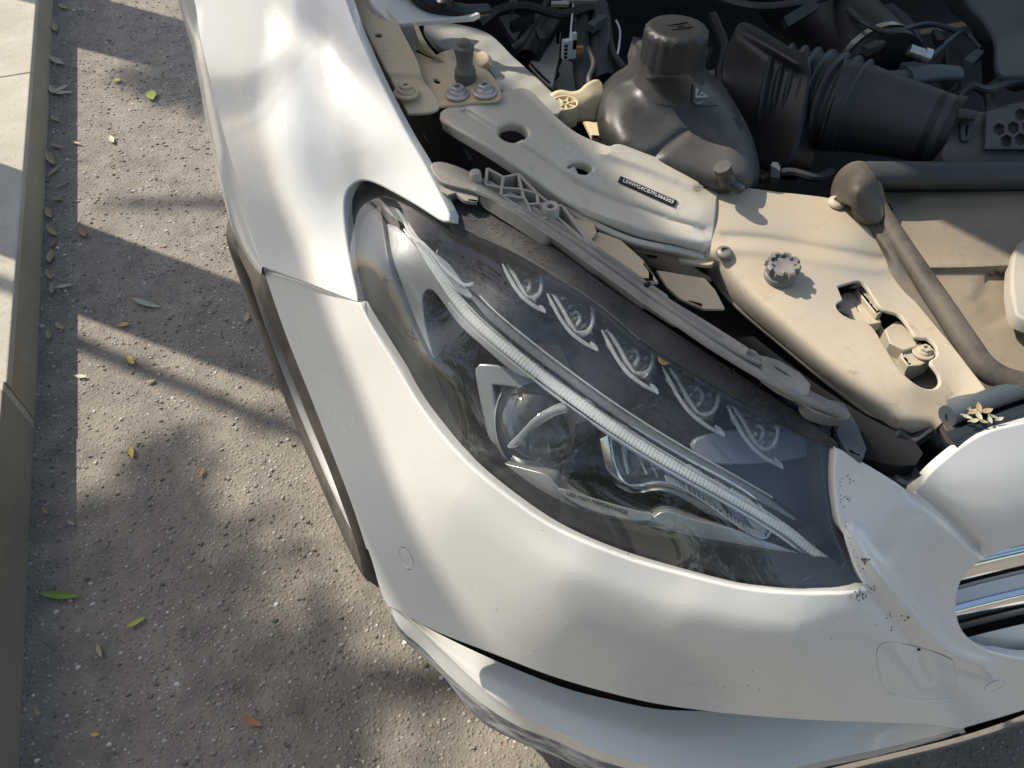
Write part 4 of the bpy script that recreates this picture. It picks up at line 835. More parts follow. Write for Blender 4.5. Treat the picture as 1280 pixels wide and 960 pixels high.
mb = MB(); mb.relief([(730, 148), (752, 144), (756, 178), (742, 172)], flat(.75), step=4, ring=.001, depth=.006, sharp=True); part(mb, 'white_side_sheet', 'cream', arm, angle=60)

# ------------------------------------------------------------------ expansion tank
TK = [(746, 150), (747, 130), (753, 108), (768, 92), (785, 80), (795, 62), (803, 50), (880, 60), (880, 82), (902, 104), (924, 138), (940, 170), (948, 200), (949, 222), (944, 236), (944, 236), (900, 250), (850, 235), (800, 215), (762, 196), (762, 196), (750, 172)]
TKs = spl(TK, 8, True)
zt_c = tps([(750, 150, .775), (755, 108, .785), (785, 80, .79), (803, 52, .815), (880, 60, .815), (902, 104, .79), (940, 170, .765), (949, 222, .75), (900, 250, .735), (800, 215, .75), (760, 190, .76)])
def ztank(p): d = dist_poly(p, TKs); b = np.clip(d/40., 0, 1); return zt_c(p)+.040*np.sqrt(1-(1-b)**2)+.026*np.exp(-(np.linalg.norm((p[:, :2]-[842, 84])/[46, 40], axis=1))**2)*np.clip(d/12., 0, 1)
mb = MB(); mb.relief(TK, ztank, step=6, ring=.004, depth=.09, feats=[ridge([(755, 150), (760, 115), (790, 98), (840, 96)], .0028, 4.5), ridge([(868, 160), (900, 178), (925, 165)], -.002, 9), ridge([(855, 165), (810, 200)], -.003, 6), ridge([(925, 150), (938, 165), (946, 178)], -.003, 5)])
tank = part(mb, 'expansion_tank', 'tank', angle=60)
tc_ = P(842, 74, .850); mb = MB(); mb.lathe([(.040, -.03), (.034, -.012), (.033, .0), (.033, .012)], tc_, (0, 0, 1), 40); part(mb, 'filler_neck', 'tank', tank, angle=50)
ct = P(840, 70, .862); sc = lambda i, a: (1+.028*abs(cos(9*a))) if i in (1, 2, 3) else 1.
mb = MB(); mb.lathe([(r*.84, h*.80) for r, h in [(.0365, -.006), (.0380, -.004), (.0380, .026), (.0372, .033), (.034, .037), (.030, .038), (0, .0385)]], ct, (.04, .02, 1), 108, sc); cap = part(mb, 'filler_cap', dusty('cap_plastic', (.012, .0125, .013), .5, 0, .3, (.045, .047, .048), 12, .15), tank, angle=40)
mb = MB(); cc = ct+np.array([.002, -.002, .0312])
for u0, u1, v0, v1 in ((-.011, .011, .0045, .0055), (-.011, .011, -.0055, -.0045), (-.011, -.010, -.0055, .0055), (.010, .011, -.0055, .0055), (-.003, .004, -.001, .001)): mb.box(cc+[(u0+u1)/2, (v0+v1)/2, 0], ((u1-u0)/2, 0, 0), (0, (v1-v0)/2, 0), (0, 0, .0006))
part(mb, 'cap_mark', 'black', cap, smooth=False, angle=None)
def onTank(pts, h, d=.0015): return MB().relief(pts, off(ztank, h), step=3, ring=.0004, depth=d, grid=5)
def c3(*p): return [q for a in p for q in (a, a)]
part(onTank(c3((867, 105), (898, 131), (870, 132), (866, 128)), .0012), 'warning_plate', 'tank', tank, angle=30)
part(onTank(c3((870, 109), (886, 121), (870, 122)), .0022), 'warning_triangle', dusty('mark_grey', (.30, .30, .29), .5, 0, .2), tank, angle=30)
mb = MB(); mb.lathe([(.0045, 0), (.0045, .0008), (.003, .0008), (.003, .0002)], P(873, 127, ztank(np.array([[873., 127.]]))[0]+.001), (0, 0, 1), 14); part(mb, 'round_mark', dusty('mark_grey2', (.26, .26, .25), .5, 0, .2), tank)
mb = MB()
for a, b in (((873, 119), (876, 113)), ((877, 119), (880, 118))):
    A_, B2 = P(*a, ztank(np.array([a], float))[0]+.0028), P(*b, ztank(np.array([b], float))[0]+.0028); mb.tube([A_, B2], .0006, 5)
part(mb, 'warning_figure', 'black', tank)
mb = MB(); mb.tube(catmull(PA([(903, 208, .800), (906, 218, .790), (910, 228, .782)]), 8), .0085, 12); mb.lathe([(.011, -.003), (.012, 0), (.011, .004)], P(918, 230, .775), (.5, -.3, 1), 16); part(mb, 'overflow_nozzle', 'tank', tank, angle=50)

# ------------------------------------------------------------------ front carrier plate
zpl = tps([(895, 236, .762), (960, 240, .755), (1045, 250, .748), (1110, 325, .722), (1160, 395, .712), (1230, 487, .70), (895, 320, .742), (900, 360, .725), (980, 430, .712), (1060, 492, .697), (1110, 520, .685), (1150, 520, .685), (1000, 300, .74), (1000, 370, .73), (1080, 430, .715), (1140, 480, .703), (940, 330, .74), (1190, 500, .69), (1075, 290, .738)])
LATCH = [(1045, 357), (1045, 357), (1062, 352), (1074, 350), (1084, 357), (1094, 372), (1104, 385), (1124, 392), (1136, 405), (1146, 420), (1160, 422), (1172, 433), (1173, 446), (1165, 453), (1174, 466), (1177, 480), (1168, 488), (1152, 486), (1132, 472), (1118, 455), (1104, 432), (1090, 410), (1078, 402), (1062, 399), (1048, 390), (1044, 380), (1052, 374), (1052, 374)]
PLT = [(896, 238), (896, 238), (904, 231), (960, 239), (1040, 249), (1062, 262), (1082, 282), (1100, 302), (1109, 320), (1112, 336), (1128, 358), (1160, 397), (1190, 433), (1215, 466), (1232, 488), (1232, 488), (1200, 500), (1185, 520), (1160, 545), (1160, 545), (1125, 540), (1098, 522), (1060, 494), (1020, 463), (980, 430), (930, 388), (905, 362), (890, 340), (884, 318), (890, 290)]
def rolled(p): d = dist_poly(p, spl([(1160, 548), (1125, 542), (1098, 524), (1060, 496), (1020, 465), (980, 432), (930, 390), (905, 364), (890, 342)], 10), False); b = np.clip(1-d/30., 0, 1); return -.022*b**2.2
mb = MB(); mb.relief(PLT, zpl, [LATCH], step=6, grid=4, ring=.0015, depth=.0035, feats=[rolled, ridge([(905, 296), (960, 300), (1030, 312), (1105, 326)], -.003, 6), ridge([(905, 310), (960, 314), (1030, 326), (1100, 338)], .002, 7)])
plate = part(mb, 'front_carrier_plate', 'carrier', angle=45)
zpr = lambda p: zpl(p)+rolled(p)
mb = MB(); r1 = [(886, 322), (890, 342), (905, 364), (930, 390), (980, 432), (1020, 465), (1060, 496), (1098, 524), (1125, 542), (1160, 547)]
r1 = np.c_[np.array(r1, float), zpr(np.array(r1, float))]; mb.loft([r1+[1, -1, 0], r1+[-3, 3, -.008], r1+[-2, 4, -.03]], 50, 8); part(mb, 'plate_front_flange', 'carrier', plate, angle=60)
def washer(x, y, rx=.0095, m_='screw', tilt=(0, -.15, 1)):
    c = P(x, y, zpl(np.array([[x, y]], float))[0]+.001); mb = MB(); rx = rx*.85
    mb.lathe([(rx, 0), (rx, .002), (rx*.8, .0042), (rx*.45, .005), (rx*.42, .003), (0, .003)], c, tilt, 22); return part(mb, 'trim_screw', m_, plate, angle=40)
washer(911, 234.5, .0105); washer(1045, 254, .0105, 'latch'); washer(905, 317, .0100)
cc = P(974, 345, zpl(np.array([[974., 345.]]))[0]); sc8 = lambda i, a: (1.0 if cos(8*a) > -.25 else .84) if i >= 4 else 1.
mb = MB(); mb.lathe([(r*.76, h*.85) for r, h in [(.0205, 0), (.0205, .006), (.018, .009), (.0175, .012), (.0225, .013), (.0225, .020), (.020, .022), (.0165, .022), (.015, .018), (0, .017)]], cc, (-.05, -.05, 1), 64, sc8); part(mb, 'adjuster_knob', 'knob', plate, angle=35)
# latch mechanism seen through the opening
lt = MB(); lt.relief([(1048, 386), (1050, 372), (1058, 366), (1072, 364), (1084, 366), (1096, 388), (1100, 402), (1088, 404), (1070, 402), (1056, 398)], flat(.705), [[(1066, 378), (1070, 377), (1077, 389), (1073, 391)]], step=4, ring=.0015, depth=.012, sharp=True); latch = part(lt, 'hood_latch', 'latch', plate, angle=40)
mb = MB(); mb.relief([(1072, 362), (1078, 358), (1086, 364), (1102, 388), (1096, 392)], flat(.712), step=4, ring=.0015, depth=.02, sharp=True); part(mb, 'latch_lever', 'latch', latch, angle=40)
mb = MB(); mb.relief([(1108, 412), (1122, 402), (1132, 404), (1146, 420), (1144, 432), (1130, 436), (1114, 428)], flat(.703), step=4, ring=.0015, depth=.03, sharp=True); part(mb, 'latch_catch', 'latch', latch, angle=40)
mb = MB(); mb.relief([(1130, 432), (1148, 428), (1164, 436), (1164, 448), (1150, 455), (1136, 456), (1128, 446)], flat(.698), step=4, ring=.0015, depth=.02, sharp=True); part(mb, 'latch_foot', 'latch', latch, angle=40)
bolt(P(1154, 441, .6995), .85, 'latch', latch, False)
mb = MB(); mb.relief([(1114, 436), (1128, 440), (1132, 462), (1128, 472), (1116, 460), (1108, 444)], flat(.688), step=4, ring=.0015, depth=.02, sharp=True); part(mb, 'latch_cheek', 'rail', latch, angle=40)
mb = MB(); mb.relief([(1142, 468), (1154, 458), (1166, 462), (1172, 474), (1166, 486), (1150, 484)], flat(.672), step=4, ring=.0015, depth=.02); part(mb, 'latch_guard', 'rail', latch, angle=40)
mb = MB(); mb.tube(catmull(PA([(1092, 400, .69), (1100, 412, .688), (1106, 428, .685), (1118, 440, .682)]), 12), .0035, 8); part(mb, 'latch_spring_rod', 'latch', latch)
mb = MB(); mb.relief([(1035, 340), (1185, 380), (1195, 500), (1100, 490), (1040, 410)], flat(.650), step=12, ring=.001, depth=.01); part(mb, 'latch_box', 'void', plate)
mb = MB()
for x, y, r in ((1049, 383, .002), (1057, 392, .0025), (1061, 394, .0018)): mb.lathe([(r, 0), (r, .0012), (0, .0018)], P(x, y, .7055), (0, 0, 1), 7)
part(mb, 'latch_dirt', 'rail', latch)

# ------------------------------------------------------------------ radiator seal and shroud
mb = MB(); mb.relief([(1085, 232), (1280, 228), (1420, 226), (1420, 560), (1280, 505), (1240, 488), (1225, 470), (1180, 402), (1140, 345), (1112, 292)], tps([(1090, 235, .735), (1280, 230, .735), (1420, 230, .735), (1420, 560, .66), (1240, 488, .69), (1140, 345, .712), (1280, 400, .70), (1280, 330, .712)]), step=9, ring=.002, depth=.01, feats=[ridge([(1120, 334), (1200, 334), (1290, 330), (1400, 324)], .004, 6), ridge([(1150, 245), (1290, 242)], .003, 8), lambda p: .006/(1+np.exp((p[:, 1]-334)/4.)), lambda p: -.004*(np.linalg.norm((p-[1248, 372])/[28, 32], axis=1) < 1)])
shroud = part(mb, 'radiator_shroud', 'shroud', angle=45)
mb = MB(); mb.relief([(1270, 322), (1280, 302), (1305, 298), (1420, 290), (1420, 420), (1290, 400), (1270, 372)], flat(.728), step=7, ring=.003, depth=.015); part(mb, 'shroud_boss', 'lattice', shroud, angle=45)
mb = MB(); mb.tube(catmull(PA([(1080, 219, .768), (1110, 219, .768), (1180, 219, .765), (1280, 219, .762), (1420, 216, .76)]), 40), .0145, 16, sx=1., sy=1.); tube1 = part(mb, 'crossmember_seal', 'duct', angle=60)
mb = MB(); mb.loft([[(1088, 228, .762), (1180, 230, .76), (1280, 230, .757), (1420, 228, .755)], [(1095, 246, .728), (1180, 248, .726), (1280, 248, .723), (1420, 246, .72)]], 30, 4); part(mb, 'seal_skirt', 'blackclean', tube1)
mb = MB(); q = [(1084, 212, .772), (1090, 240, .758), (1100, 265, .745), (1122, 300, .735), (1150, 342, .727), (1180, 386, .72), (1208, 428, .713), (1232, 460, .706), (1270, 480, .70), (1330, 492, .695)]
mb.tube(catmull(PA(q), 60), np.interp(np.linspace(0, 1, 60), [0, .05, .2, .85, 1], [.010, .0125, .0105, .0120, .016]), 14, sx=1., sy=.9); seal = part(mb, 'rubber_seal', 'seal', angle=60)
mb = MB(); mb.loft([[(1074, 203, .775), (1066, 240, .757), (1090, 282, .741), (1118, 325, .729), (1150, 372, .717), (1190, 424, .708), (1226, 470, .70), (1238, 488, .696)], [(1062, 208, .770), (1052, 246, .752), (1078, 280, .738), (1103, 315, .726), (1116, 345, .720), (1150, 388, .711), (1190, 436, .703), (1232, 489, .695)]][::-1]+[[(1084, 210, .775), (1080, 245, .757), (1102, 282, .743), (1128, 322, .731), (1158, 366, .72), (1196, 418, .71), (1230, 464, .702), (1242, 486, .70)]], 50, 12); part(mb, 'seal_flange', 'seal', seal, angle=60)
mb = MB(); mb.relief([(1040, 246), (1042, 226), (1052, 211), (1068, 202), (1084, 204), (1092, 214), (1098, 240), (1104, 266), (1096, 276), (1080, 268), (1060, 254)], tps([(1042, 240, .752), (1052, 212, .765), (1080, 204, .78), (1098, 240, .765), (1100, 270, .752), (1072, 235, .782)]), step=5, ring=.003, depth=.02); part(mb, 'seal_end_cap', 'seal', seal, angle=60)
mb = MB(); mb.relief([(1101, 252), (1108, 252), (1116, 262), (1110, 266), (1103, 262)], flat(.745), step=3, ring=.001, depth=.006); part(mb, 'small_black_clip', 'blackclean', seal)
# hood front seal bar
HB = [(1182, 518), (1215, 505), (1280, 482), (1420, 440)]
def hb(dx, dy, z): return [(x+dx, y+dy, z) for x, y in HB]
mb = MB(); mb.loft([hb(2, -18, .692), hb(0, -8, .700), hb(-1, 0, .700), hb(0, 7, .694)], 40, 12); hbar = part(mb, 'hood_front_seal', 'bluegrey', angle=60)
mb = MB(); mb.loft([hb(0, 8, .688), hb(-2, 18, .688), hb(2, 24, .696), hb(8, 32, .698), hb(14, 42, .692)], 40, 14); part(mb, 'seal_channel', 'darkblue', hbar, angle=60)
mb = MB(); mb.tube(catmull(PA(hb(2, 2, .698)), 30), .010, 12); part(mb, 'seal_bulb', 'bluegrey', hbar)
mb = MB(); mb.relief([(1180, 530), (1190, 527), (1205, 540), (1212, 552), (1200, 553), (1188, 545)], flat(.693), step=4, ring=.001, depth=.008, sharp=True); part(mb, 'seal_corner_tab', 'seal', hbar)
# dark pocket beside the headlight corner
mb = MB(); mb.relief([(1030, 490), (1100, 515), (1190, 520), (1215, 545), (1170, 600), (1150, 635), (1095, 610), (1045, 570)], flat(.625), step=9, ring=.001, depth=.02, feats=[lambda p: .006*np.sin(p[:, 0]*.08)*np.sin(p[:, 1]*.1)]); pocket = part(mb, 'corner_pocket', 'darkblue', angle=50)
mb = MB(); mb.lathe([(.020, -.004), (.020, .002), (.016, .005), (.011, .005), (.010, .008), (.006, .009), (.005, .006), (0, .006)], P(1128, 601, .637), (0, 0, 1), 28); part(mb, 'corner_grommet', 'bluegrey', pocket, angle=40)
mb = MB(); mb.tube(catmull(PA([(1120, 540, .66), (1140, 550, .655), (1165, 535, .67)]), 10), .007, 8); part(mb, 'small_hose', 'darkblue', pocket)

# ------------------------------------------------------------------ intake duct and engine
duct = D.objects.new('intake_duct', None); link(duct, car, P(1050, 130, .75))
def dp(mb, name, mat, **kw): return part(mb, name, mat, duct, **kw)
mb = MB(); mb.relief([(905, 92), (912, 58), (922, 32), (930, 28), (945, 34), (990, 62), (1010, 75), (1000, 150), (985, 200), (960, 210), (930, 180), (910, 130)], tps([(905, 92, .77), (928, 30, .80), (1005, 75, .80), (985, 200, .72), (930, 180, .71)]), step=6, grid=4, ring=.004, depth=.05, feats=[ridge([(932, 38), (965, 58), (1000, 80)], .006, 10)]); dp(mb, 'air_box', 'black', angle=60)
def ring_loft(centers, rx, ry, seg=36):
    """tube with an elliptic section laid along pixel centres; centres (px,py,z)"""
    p = catmull(PA(centers), len(rx)); return p
bc = PA([(960, 120, .735), (990, 122, .74), (1020, 125, .745), (1050, 130, .75), (1075, 136, .752)]); bp = catmull(bc, 140); n_ = 140
rr = np.interp(np.linspace(0, 1, n_), [0, 1], [.062, .052])*(1+.075*np.sin(np.linspace(0, 2*pi*8, n_)))
mb = MB(); mb.tube(bp, rr, 40, sx=1.05, sy=.95); dp(mb, 'bellows', 'duct', angle=30)
ep = catmull(PA([(1040, 132, .75), (1070, 136, .752), (1100, 143, .754), (1140, 153, .756), (1190, 166, .758)]), 40)
mb = MB(); mb.tube(ep, np.interp(np.linspace(0, 1, 40), [0, .3, 1], [.054, .050, .038]), 40); dp(mb, 'elbow', 'duct', angle=60)
for k_, r_ in ((-5, .0405), (-1, .0405)):
    mb = MB(); mb.tube(ep[k_-2 if k_ < -2 else -3:k_+1 if k_ < -1 else None], r_, 40); dp(mb, 'collar_ring', 'black', angle=60)
zh = tps([(1195, 140, .785), (1215, 138, .788), (1280, 130, .79), (1420, 110, .79), (1195, 200, .755), (1280, 200, .755), (1420, 200, .755)])
mb = MB(); mb.relief([(1188, 142), (1205, 138), (1232, 143), (1280, 130), (1420, 108), (1420, 205), (1280, 206), (1190, 202), (1186, 180)], zh, step=7, ring=.004, depth=.05); flatd = dp(mb, 'flat_duct', 'hex', angle=60)
# hexagon ribs of the flat duct
hexes = []; rx_, ry_ = 10.5, 10.5
for r in range(5):
    for c in range(13):
        x = 1240+c*18+(9 if r % 2 else 0); y = 147+r*15.5-(x-1240)*.11
        if y > 184 or x < 1236: continue
        hexes.append([(x+rx_*cos(pi/6+i*pi/3), y+ry_*sin(pi/6+i*pi/3)) for i in range(6)])
mb = MB(); ol_ = [(1234, 140), (1232, 186), (1420, 186), (1420, 112), (1280, 132)]
olh = [q for p_ in ol_ for q in (p_, p_)]
hin = [inset(np.array(h), 2.0) for h in hexes]; olp = spl(olh, 6, True)
hin = [h for h in hin if inside(h, np.asarray(olp)).all() and dist_poly(h, np.asarray(olp)).min() > 1.2]
mb.relief(olp, off(zh, .004), hin, step=6, ring=.0004, depth=.004, raw=True, grid=9); part(mb, 'hexagon_rib_grid', 'hex', duct, angle=30)
mb = MB(); mb.relief([(1202, 152), (1204, 150), (1214, 151), (1215, 154), (1212, 172), (1209, 175), (1203, 173)], off(zh, .003), [[(1206, 156), (1212, 156), (1210, 170), (1206, 169)]], step=3, ring=.001, depth=.004); part(mb, 'clip_window', 'duct', duct, angle=40)
mb = MB(); mb.tube(PA([(1195, 143, .792), (1218, 145, .792)]), .006, 10); part(mb, 'duct_tab', 'duct', duct)
# big intake hose, clamp, wiring connector
mb = MB(); hp_ = catmull(PA([(960, -60, .72), (1010, 0, .735), (1060, 50, .745), (1105, 92, .75)]), 30); mb.tube(hp_, np.interp(np.linspace(0, 1, 30), [0, 1], [.066, .052]), 40); hose = part(mb, 'intake_hose', 'black', angle=60)
mb = MB(); mb.tube(hp_[-4:-2]+(hp_[-1]-hp_[-2])*.3, .0545, 48, caps=False); part(mb, 'hose_clamp', 'clampsteel', hose, angle=60)
cs = P(1148, 66, .80); mb = MB(); mb.lathe([(.0065, -.012), (.0065, .006), (.0085, .006), (.0085, .014), (.006, .016), (0, .016)], cs, RT*.9-UP*.3, 12); part(mb, 'clamp_screw', 'clampsteel', hose, angle=40)
mb = MB(); mb.tube(catmull(PA([(1065, 95, .775), (1095, 98, .78), (1125, 97, .782), (1135, 96, .782)]), 14), .0085, 12); con = part(mb, 'wiring_boot', 'bluegrey', angle=50)
mb = MB(); mb.tube(catmull(PA([(1133, 96, .783), (1165, 92, .784), (1198, 92, .782)]), 12), np.linspace(.0135, .0100, 12), 14, sx=1.2, sy=.8); part(mb, 'wiring_connector', 'bluegrey', con, angle=50)
mb = MB(); mb.relief([(1100, 118), (1130, 108), (1175, 104), (1200, 100), (1200, 118), (1185, 140), (1160, 134), (1120, 128)], flat(.745), step=5, ring=.002, depth=.02, sharp=True); part(mb, 'sensor_block', 'duct', con, angle=50)
mb = MB(); mb.relief([(1128, 78), (1158, 76), (1162, 90), (1130, 94)], flat(.77), step=5, ring=.002, depth=.02, sharp=True); part(mb, 'throttle_flange', 'bluegrey', con, angle=50)
mb = MB(); mb.relief([(1185, 62), (1196, 60), (1202, 72), (1200, 96), (1188, 98)], flat(.76), step=4, ring=.002, depth=.02); part(mb, 'sensor_plug', 'duct', con, angle=50)
mb = MB(); mb.relief([(1190, -60), (1212, 0), (1232, 22), (1246, 52), (1250, 92), (1280, 93), (1420, 92), (1420, -60)], tps([(1200, -40, .80), (1212, 0, .80), (1250, 92, .77), (1420, 92, .79), (1420, -60, .86), (1290, 20, .825)]), step=8, ring=.006, depth=.05); part(mb, 'engine_cover', 'bluegrey', angle=60)
mb = MB(); mb.loft([[(1150, -60, .74), (1180, 0, .74), (1210, 30, .735), (1225, 70, .73), (1228, 110, .72)], [(1192, -60, .80), (1214, 0, .80), (1234, 24, .792), (1248, 56, .782), (1250, 94, .77)]], 24, 6); part(mb, 'engine_cover_side', 'black', angle=60)
mb = MB(); mb.tube(catmull(PA([(1225, 110, .75), (1235, 118, .755), (1238, 135, .755), (1234, 150, .75)]), 12), .006, 10); part(mb, 'thin_coolant_pipe', 'duct')
mb = MB(); mb.tube(catmull(PA([(1110, 15, .74), (1128, 30, .75), (1140, 50, .755), (1142, 68, .75)]), 12), .012, 12); part(mb, 'breather_pipe', 'duct')
mb = MB(); mb.box(P(1000, 18, .80), RT*.02+UP*.012, RT*.003-UP*.006, FW*.006); part(mb, 'hose_bracket', 'duct', smooth=False, angle=None)
mb = MB(); mb.relief([(560, -60), (1420, -60), (1420, 330), (960, 250), (760, 160), (600, 60)], flat(.58), step=40, ring=.001, depth=.02); part(mb, 'bay_shade_sheet', 'void')  # black sheet stands in for the deep shade of the bay
mb = MB(); mb.relief([(520, 150), (560, 150), (700, 260), (900, 340), (1150, 560), (1050, 560), (900, 440), (700, 310), (560, 240)], flat(.66), step=20, ring=.001, depth=.02); part(mb, 'gap_shade_sheet', 'void')  # black sheet added so the gap below the rail looks shaded
mb = MB(); mb.relief([(530, 168), (548, 165), (575, 182), (590, 200), (556, 198)], flat(.70), step=6, ring=.001, depth=.01); part(mb, 'liner_fold', 'bezel')

# wires, hoses and small fittings that fill the dark parts of the bay
rw = np.random.RandomState(9)
for q, r, m_, nm in (([(600, 30, .79), (625, 12, .80), (660, 8, .80), (700, 18, .79), (740, 8, .79)], .006, 'black', 'wiring_loom'), ([(640, 60, .77), (655, 48, .775), (672, 20, .78), (690, -10, .78)], .004, 'duct', 'wiring_loom'),
        ([(735, 60, .79), (742, 80, .785), (736, 100, .78), (742, 118, .77)], .0035, 'duct', 'wiring_loom'), ([(890, 20, .78), (905, 60, .77), (900, 100, .76), (915, 140, .75)], .007, 'black', 'coolant_hose'), ([(880, -10, .78), (940, 8, .79), (1000, 4, .80), (1060, -12, .80)], .006, 'duct', 'wiring_loom'),
        ([(950, 225, .72), (985, 215, .725), (1020, 222, .722), (1040, 214, .72)], .005, 'duct', 'wiring_loom'), ([(1060, 12, .80), (1080, 28, .805), (1112, 40, .80), (1160, 30, .79), (1200, 40, .78)], .0035, 'duct', 'wiring_loom'),
        ([(1165, 70, .78), (1185, 52, .785), (1205, 40, .78), (1225, 60, .77)], .003, 'bluegrey', 'wiring_loom'), ([(1200, 120, .77), (1215, 108, .78), (1232, 112, .775), (1260, 104, .77), (1300, 100, .77)], .005, 'duct', 'wiring_loom'), ([(760, 20, .77), (765, 60, .765), (780, 85, .76)], .004, 'duct', 'wiring_loom')):
    mb = MB(); mb.tube(catmull(PA(q), 24), r, 8); part(mb, nm, m_)
for x, y, z, s_ in ((650, 30, .785, .012), (676, 46, .775, .009), (745, 30, .785, .011), (1090, 60, .80, .010), (1172, 48, .79, .009), (1215, 75, .77, .012), (968, 218, .73, .010), (640, 8, .80, .010)):
    c = P(x, y, z); a_ = rw.rand()*3; u = np.array([cos(a_), sin(a_), .2]); v = np.cross(u, [0, 0, 1.]); mb = MB(); mb.box(c, u*s_, v*s_*.5, np.array([0, 0, s_*.45])); mb.box(c+u*s_*1.2, u*s_*.35, v*s_*.35, np.array([0, 0, s_*.3])); part(mb, 'wire_connector', rw.choice(['duct', 'bluegrey', 'black']), smooth=False, angle=None)

# ------------------------------------------------------------------ dirt on the paint
dirtm = dusty('dirt_crumb', (.10, .08, .055), .9, 0, .4, (.20, .17, .12), 60, .3)
mb = MB(); rs = np.random.RandomState(5)
def crumb(px, py, n, sp, s0):
    for _ in range(n):
        x, y = px+rs.normal()*sp, py+rs.normal()*sp; z = zbr(np.array([[x, y]]))[0]; r = s0*rs.uniform(.4, 1.3)
        mb.lathe([(r, -.0004), (r*.8, r*.35), (0, r*.5)], P(x, y, z), (0, 0, 1), 5, phase=rs.rand()*6)
crumb(1081, 700, 18, 2.2, .0010); crumb(1076, 743, 26, 3, .0008); crumb(1062, 745, 12, 4, .0006); crumb(1063, 600, 12, 4, .0006); crumb(1061, 622, 10, 3, .0006); crumb(1112, 770, 6, 2, .0009); crumb(1134, 771, 8, 2, .0010); crumb(1115, 784, 6, 2, .0008); crumb(1088, 737, 20, 3, .0006)
for t_ in np.linspace(0, 1, 60): crumb(*(catmull([(1050, 600), (1054, 645), (1064, 682), (1079, 714), (1090, 738)], 60)[int(t_*59)]), 1, 1.5, .0006)
for _ in range(40): crumb(rs.uniform(520, 1150), rs.uniform(640, 870), 1, 1, .0006)
o = mb.build('dirt_crumbs', dirtm, bumper, False, None); o['kind'] = 'stuff'
mb = MB()
for _ in range(420):
    t = rs.rand(); x, y = (catmull([(575, 262), (640, 292), (700, 330), (760, 370), (820, 412), (880, 452), (940, 494), (1000, 530), (1040, 553)], 100)[int(t*99)]+rs.normal(size=2)*[7, 6]); z = zl(np.array([[x, y]]))[0]+.0018; r = .0006*rs.uniform(.4, 1.4)
    mb.lathe([(r, -.0004), (r*.8, r*.4), (0, r*.5)], P(x, y, z), (0, 0, 1), 5, phase=rs.rand()*6)
o = mb.build('grit_on_lens', dirtm, head, False, None); o['kind'] = 'stuff'

# ------------------------------------------------------------------ fallen leaves
def leafmat(name, c, v=.25):
    t = NT(name); a = t.noise(60, 4, .6); col = t.mix(a, tuple(x*(1-v) for x in c)+(1,), tuple(min(1, x*(1+v)) for x in c)+(1,)); t.bsdf(col, .55, 0, t.bump(a, .2, .0005)); return t.m
LM = dict(green=leafmat('leaf_green', (.16, .26, .03)), lime=leafmat('leaf_lime', (.34, .38, .05)), yellow=leafmat('leaf_yellow', (.52, .38, .05)), brown=leafmat('leaf_brown', (.30, .13, .05)), tan=leafmat('leaf_tan', (.36, .27, .15)), pale=leafmat('leaf_pale', (.42, .40, .28)), grey=leafmat('leaf_grey', (.26, .28, .20)))
def leaf(px, py, Lpx, ang, m, label, wr=.28, curl=.18, z0=.003, group=None, bend=.1, lobes=1, name='fallen_leaf'):
    A_ = P(px, py, z0); B2 = P(px+cos(radians(ang))*Lpx/2, py+sin(radians(ang))*Lpx/2, z0); d = B2-A_; L_ = 2*np.linalg.norm(d); d = d/np.linalg.norm(d)
    mb = MB()
    for k in range(lobes):
        a2 = (k-(lobes-1)/2)*1.0; dd = np.array([d[0]*cos(a2)-d[1]*sin(a2), d[0]*sin(a2)+d[1]*cos(a2), 0]); s_ = np.array([-dd[1], dd[0], 0]); Vv = []; n = 9
        for i in range(n):
            t = i/(n-1); w_ = wr*L_*sin(pi*min(1, t*.96+.02))**.8*(1-.25*t)*.5; c_ = A_+dd*L_*(t-.5 if lobes == 1 else t*.8)+s_*L_*bend*(t-.5)**2+np.array([0, 0, .0035+L_*curl*(t-.5)**2])
            Vv += [c_+s_*w_+[0, 0, w_*.35], c_, c_-s_*w_+[0, 0, w_*.35]]
        lo = [v-np.array([0, 0, .0006]) for v in Vv]; F = []
        for i in range(n-1):
            for j in (0, 1):
                q = (i*3+j, (i+1)*3+j, (i+1)*3+j+1, i*3+j+1); F += [q[::-1], tuple(x+3*n for x in q)]
        for i in range(n-1):
            F += [(i*3, (i+1)*3, (i+1)*3+3*n, i*3+3*n), (i*3+2, i*3+2+3*n, (i+1)*3+2+3*n, (i+1)*3+2)]
        mb.add(Vv+lo, F)
        mb.tube([A_-dd*L_*.62+[0, 0, .004] if lobes == 1 else A_, A_-dd*L_*.48+[0, 0, .0045] if lobes == 1 else A_+dd*.002], .0006, 4)
    o = mb.build(name, LM[m], None, True, 60, origin=A_); tag(o, label, 'leaf', group); return o
leaf(77, 746, 48, 4, 'green', 'long fresh green leaf lying beside the end wall', .22)
leaf(171, 779, 26, -28, 'lime', 'small lime green leaf on the asphalt past the long green leaf', .34)
leaf(147, 102, 10, 0, 'lime', 'tiny round lime leaf in the sunlit patch', .9, .1); leaf(190, 121, 12, 80, 'lime', 'small folded lime leaf near the round one', .6)
leaf(183, 381, 38, 18, 'grey', 'long grey green leaf in the tree trunk shadow', .2)
leaf(156, 407, 14, -10, 'yellow', 'bright yellow leaf at the edge of the trunk shadow', .55); leaf(164, 452, 13, 50, 'yellow', 'narrow yellow leaf by the thin branch shadow', .42)
leaf(165, 567, 14, 80, 'yellow', 'small yellow leaf standing near the soft shade edge', .4); leaf(252, 592, 14, -70, 'brown', 'small orange brown leaf between wall and tyre', .4)
leaf(316, 903, 26, 25, 'brown', 'curled rust brown leaf on shaded asphalt before the bumper', .34); leaf(120, 919, 11, 0, 'yellow', 'tiny yellow leaf scrap near the end wall', .5)
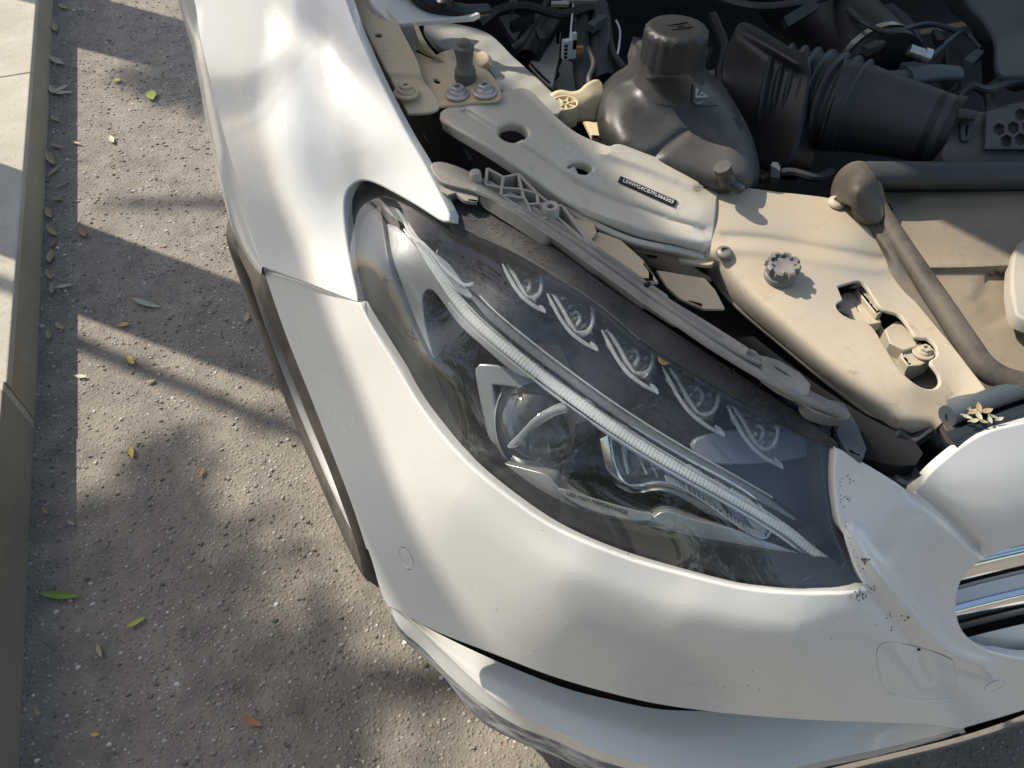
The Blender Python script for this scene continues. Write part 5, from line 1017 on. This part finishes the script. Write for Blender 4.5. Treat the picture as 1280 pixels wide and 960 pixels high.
leaf(189, 478, 12, -10, 'tan', 'tiny tan leaf scrap on sunlit asphalt', .5); leaf(102, 472, 14, 5, 'pale', 'pale dry leaf beside the kerb shadow', .45); leaf(309, 398, 12, -75, 'tan', 'tan leaf scrap near the fender joint', .45)
leaf(68, 118, 26, -30, 'pale', 'three lobed pale green leaf against the kerb', .30, .1, lobes=3)
LG = 'dry leaves littering the foot of the kerb'
rs = np.random.RandomState(21)
for (x, y, L_, a, m) in ((72, 78, 22, 30, 'pale'), (70, 36, 12, 80, 'tan'), (80, 10, 12, 30, 'tan'), (72, 184, 16, 20, 'tan'), (64, 200, 20, 60, 'tan'), (70, 214, 20, -40, 'tan'), (78, 232, 16, -20, 'grey'), (62, 268, 14, 70, 'tan'), (66, 290, 18, 50, 'tan'), (104, 292, 14, 60, 'brown'), (96, 180, 12, 15, 'tan'), (64, 322, 16, 100, 'tan'), (62, 345, 14, 60, 'tan'), (66, 362, 14, 90, 'grey'), (82, 359, 24, -10, 'pale'), (76, 409, 14, 45, 'tan'), (70, 521, 8, 10, 'pale'), (90, 655, 10, 30, 'tan'), (62, 420, 12, 80, 'tan'), (58, 640, 10, 60, 'tan'), (125, 815, 16, 70, 'tan'), (48, 890, 14, 75, 'tan'), (60, 700, 8, 20, 'tan'), (140, 176, 10, 60, 'pale'), (72, 250, 12, 10, 'tan'), (68, 305, 12, -60, 'brown'), (70, 150, 12, 40, 'tan')):
    leaf(x, y, L_, a, m, {'pale': 'pale straw coloured dry leaf', 'tan': 'small tan dry leaf', 'grey': 'greyish green dry leaf', 'brown': 'reddish brown dry leaf'}[m]+' in the litter along the foot of the kerb', rs.uniform(.25, .42), .25, group=LG)
HG = 'withered leaves caught on the hood seal'
for (x, y, L_, a, m) in ((1206, 524, 14, 20, 'pale'), (1213, 518, 12, -30, 'tan'), (1221, 523, 14, 60, 'pale'), (1231, 517, 15, -15, 'tan'), (1240, 524, 11, 25, 'grey'), (1215, 529, 13, -10, 'pale'), (1227, 530, 12, 15, 'tan'), (1247, 527, 10, -20, 'pale'), (1221, 513, 12, 80, 'tan'), (1209, 514, 10, 50, 'grey'), (1235, 528, 10, 70, 'pale')):
    leaf(x, y, L_, a, m, {'pale': 'pale withered', 'tan': 'tan withered', 'grey': 'greyish green withered'}[m]+' leaf in the clump on the dark hood seal', .5, .4, .703, HG, name='withered_leaf')
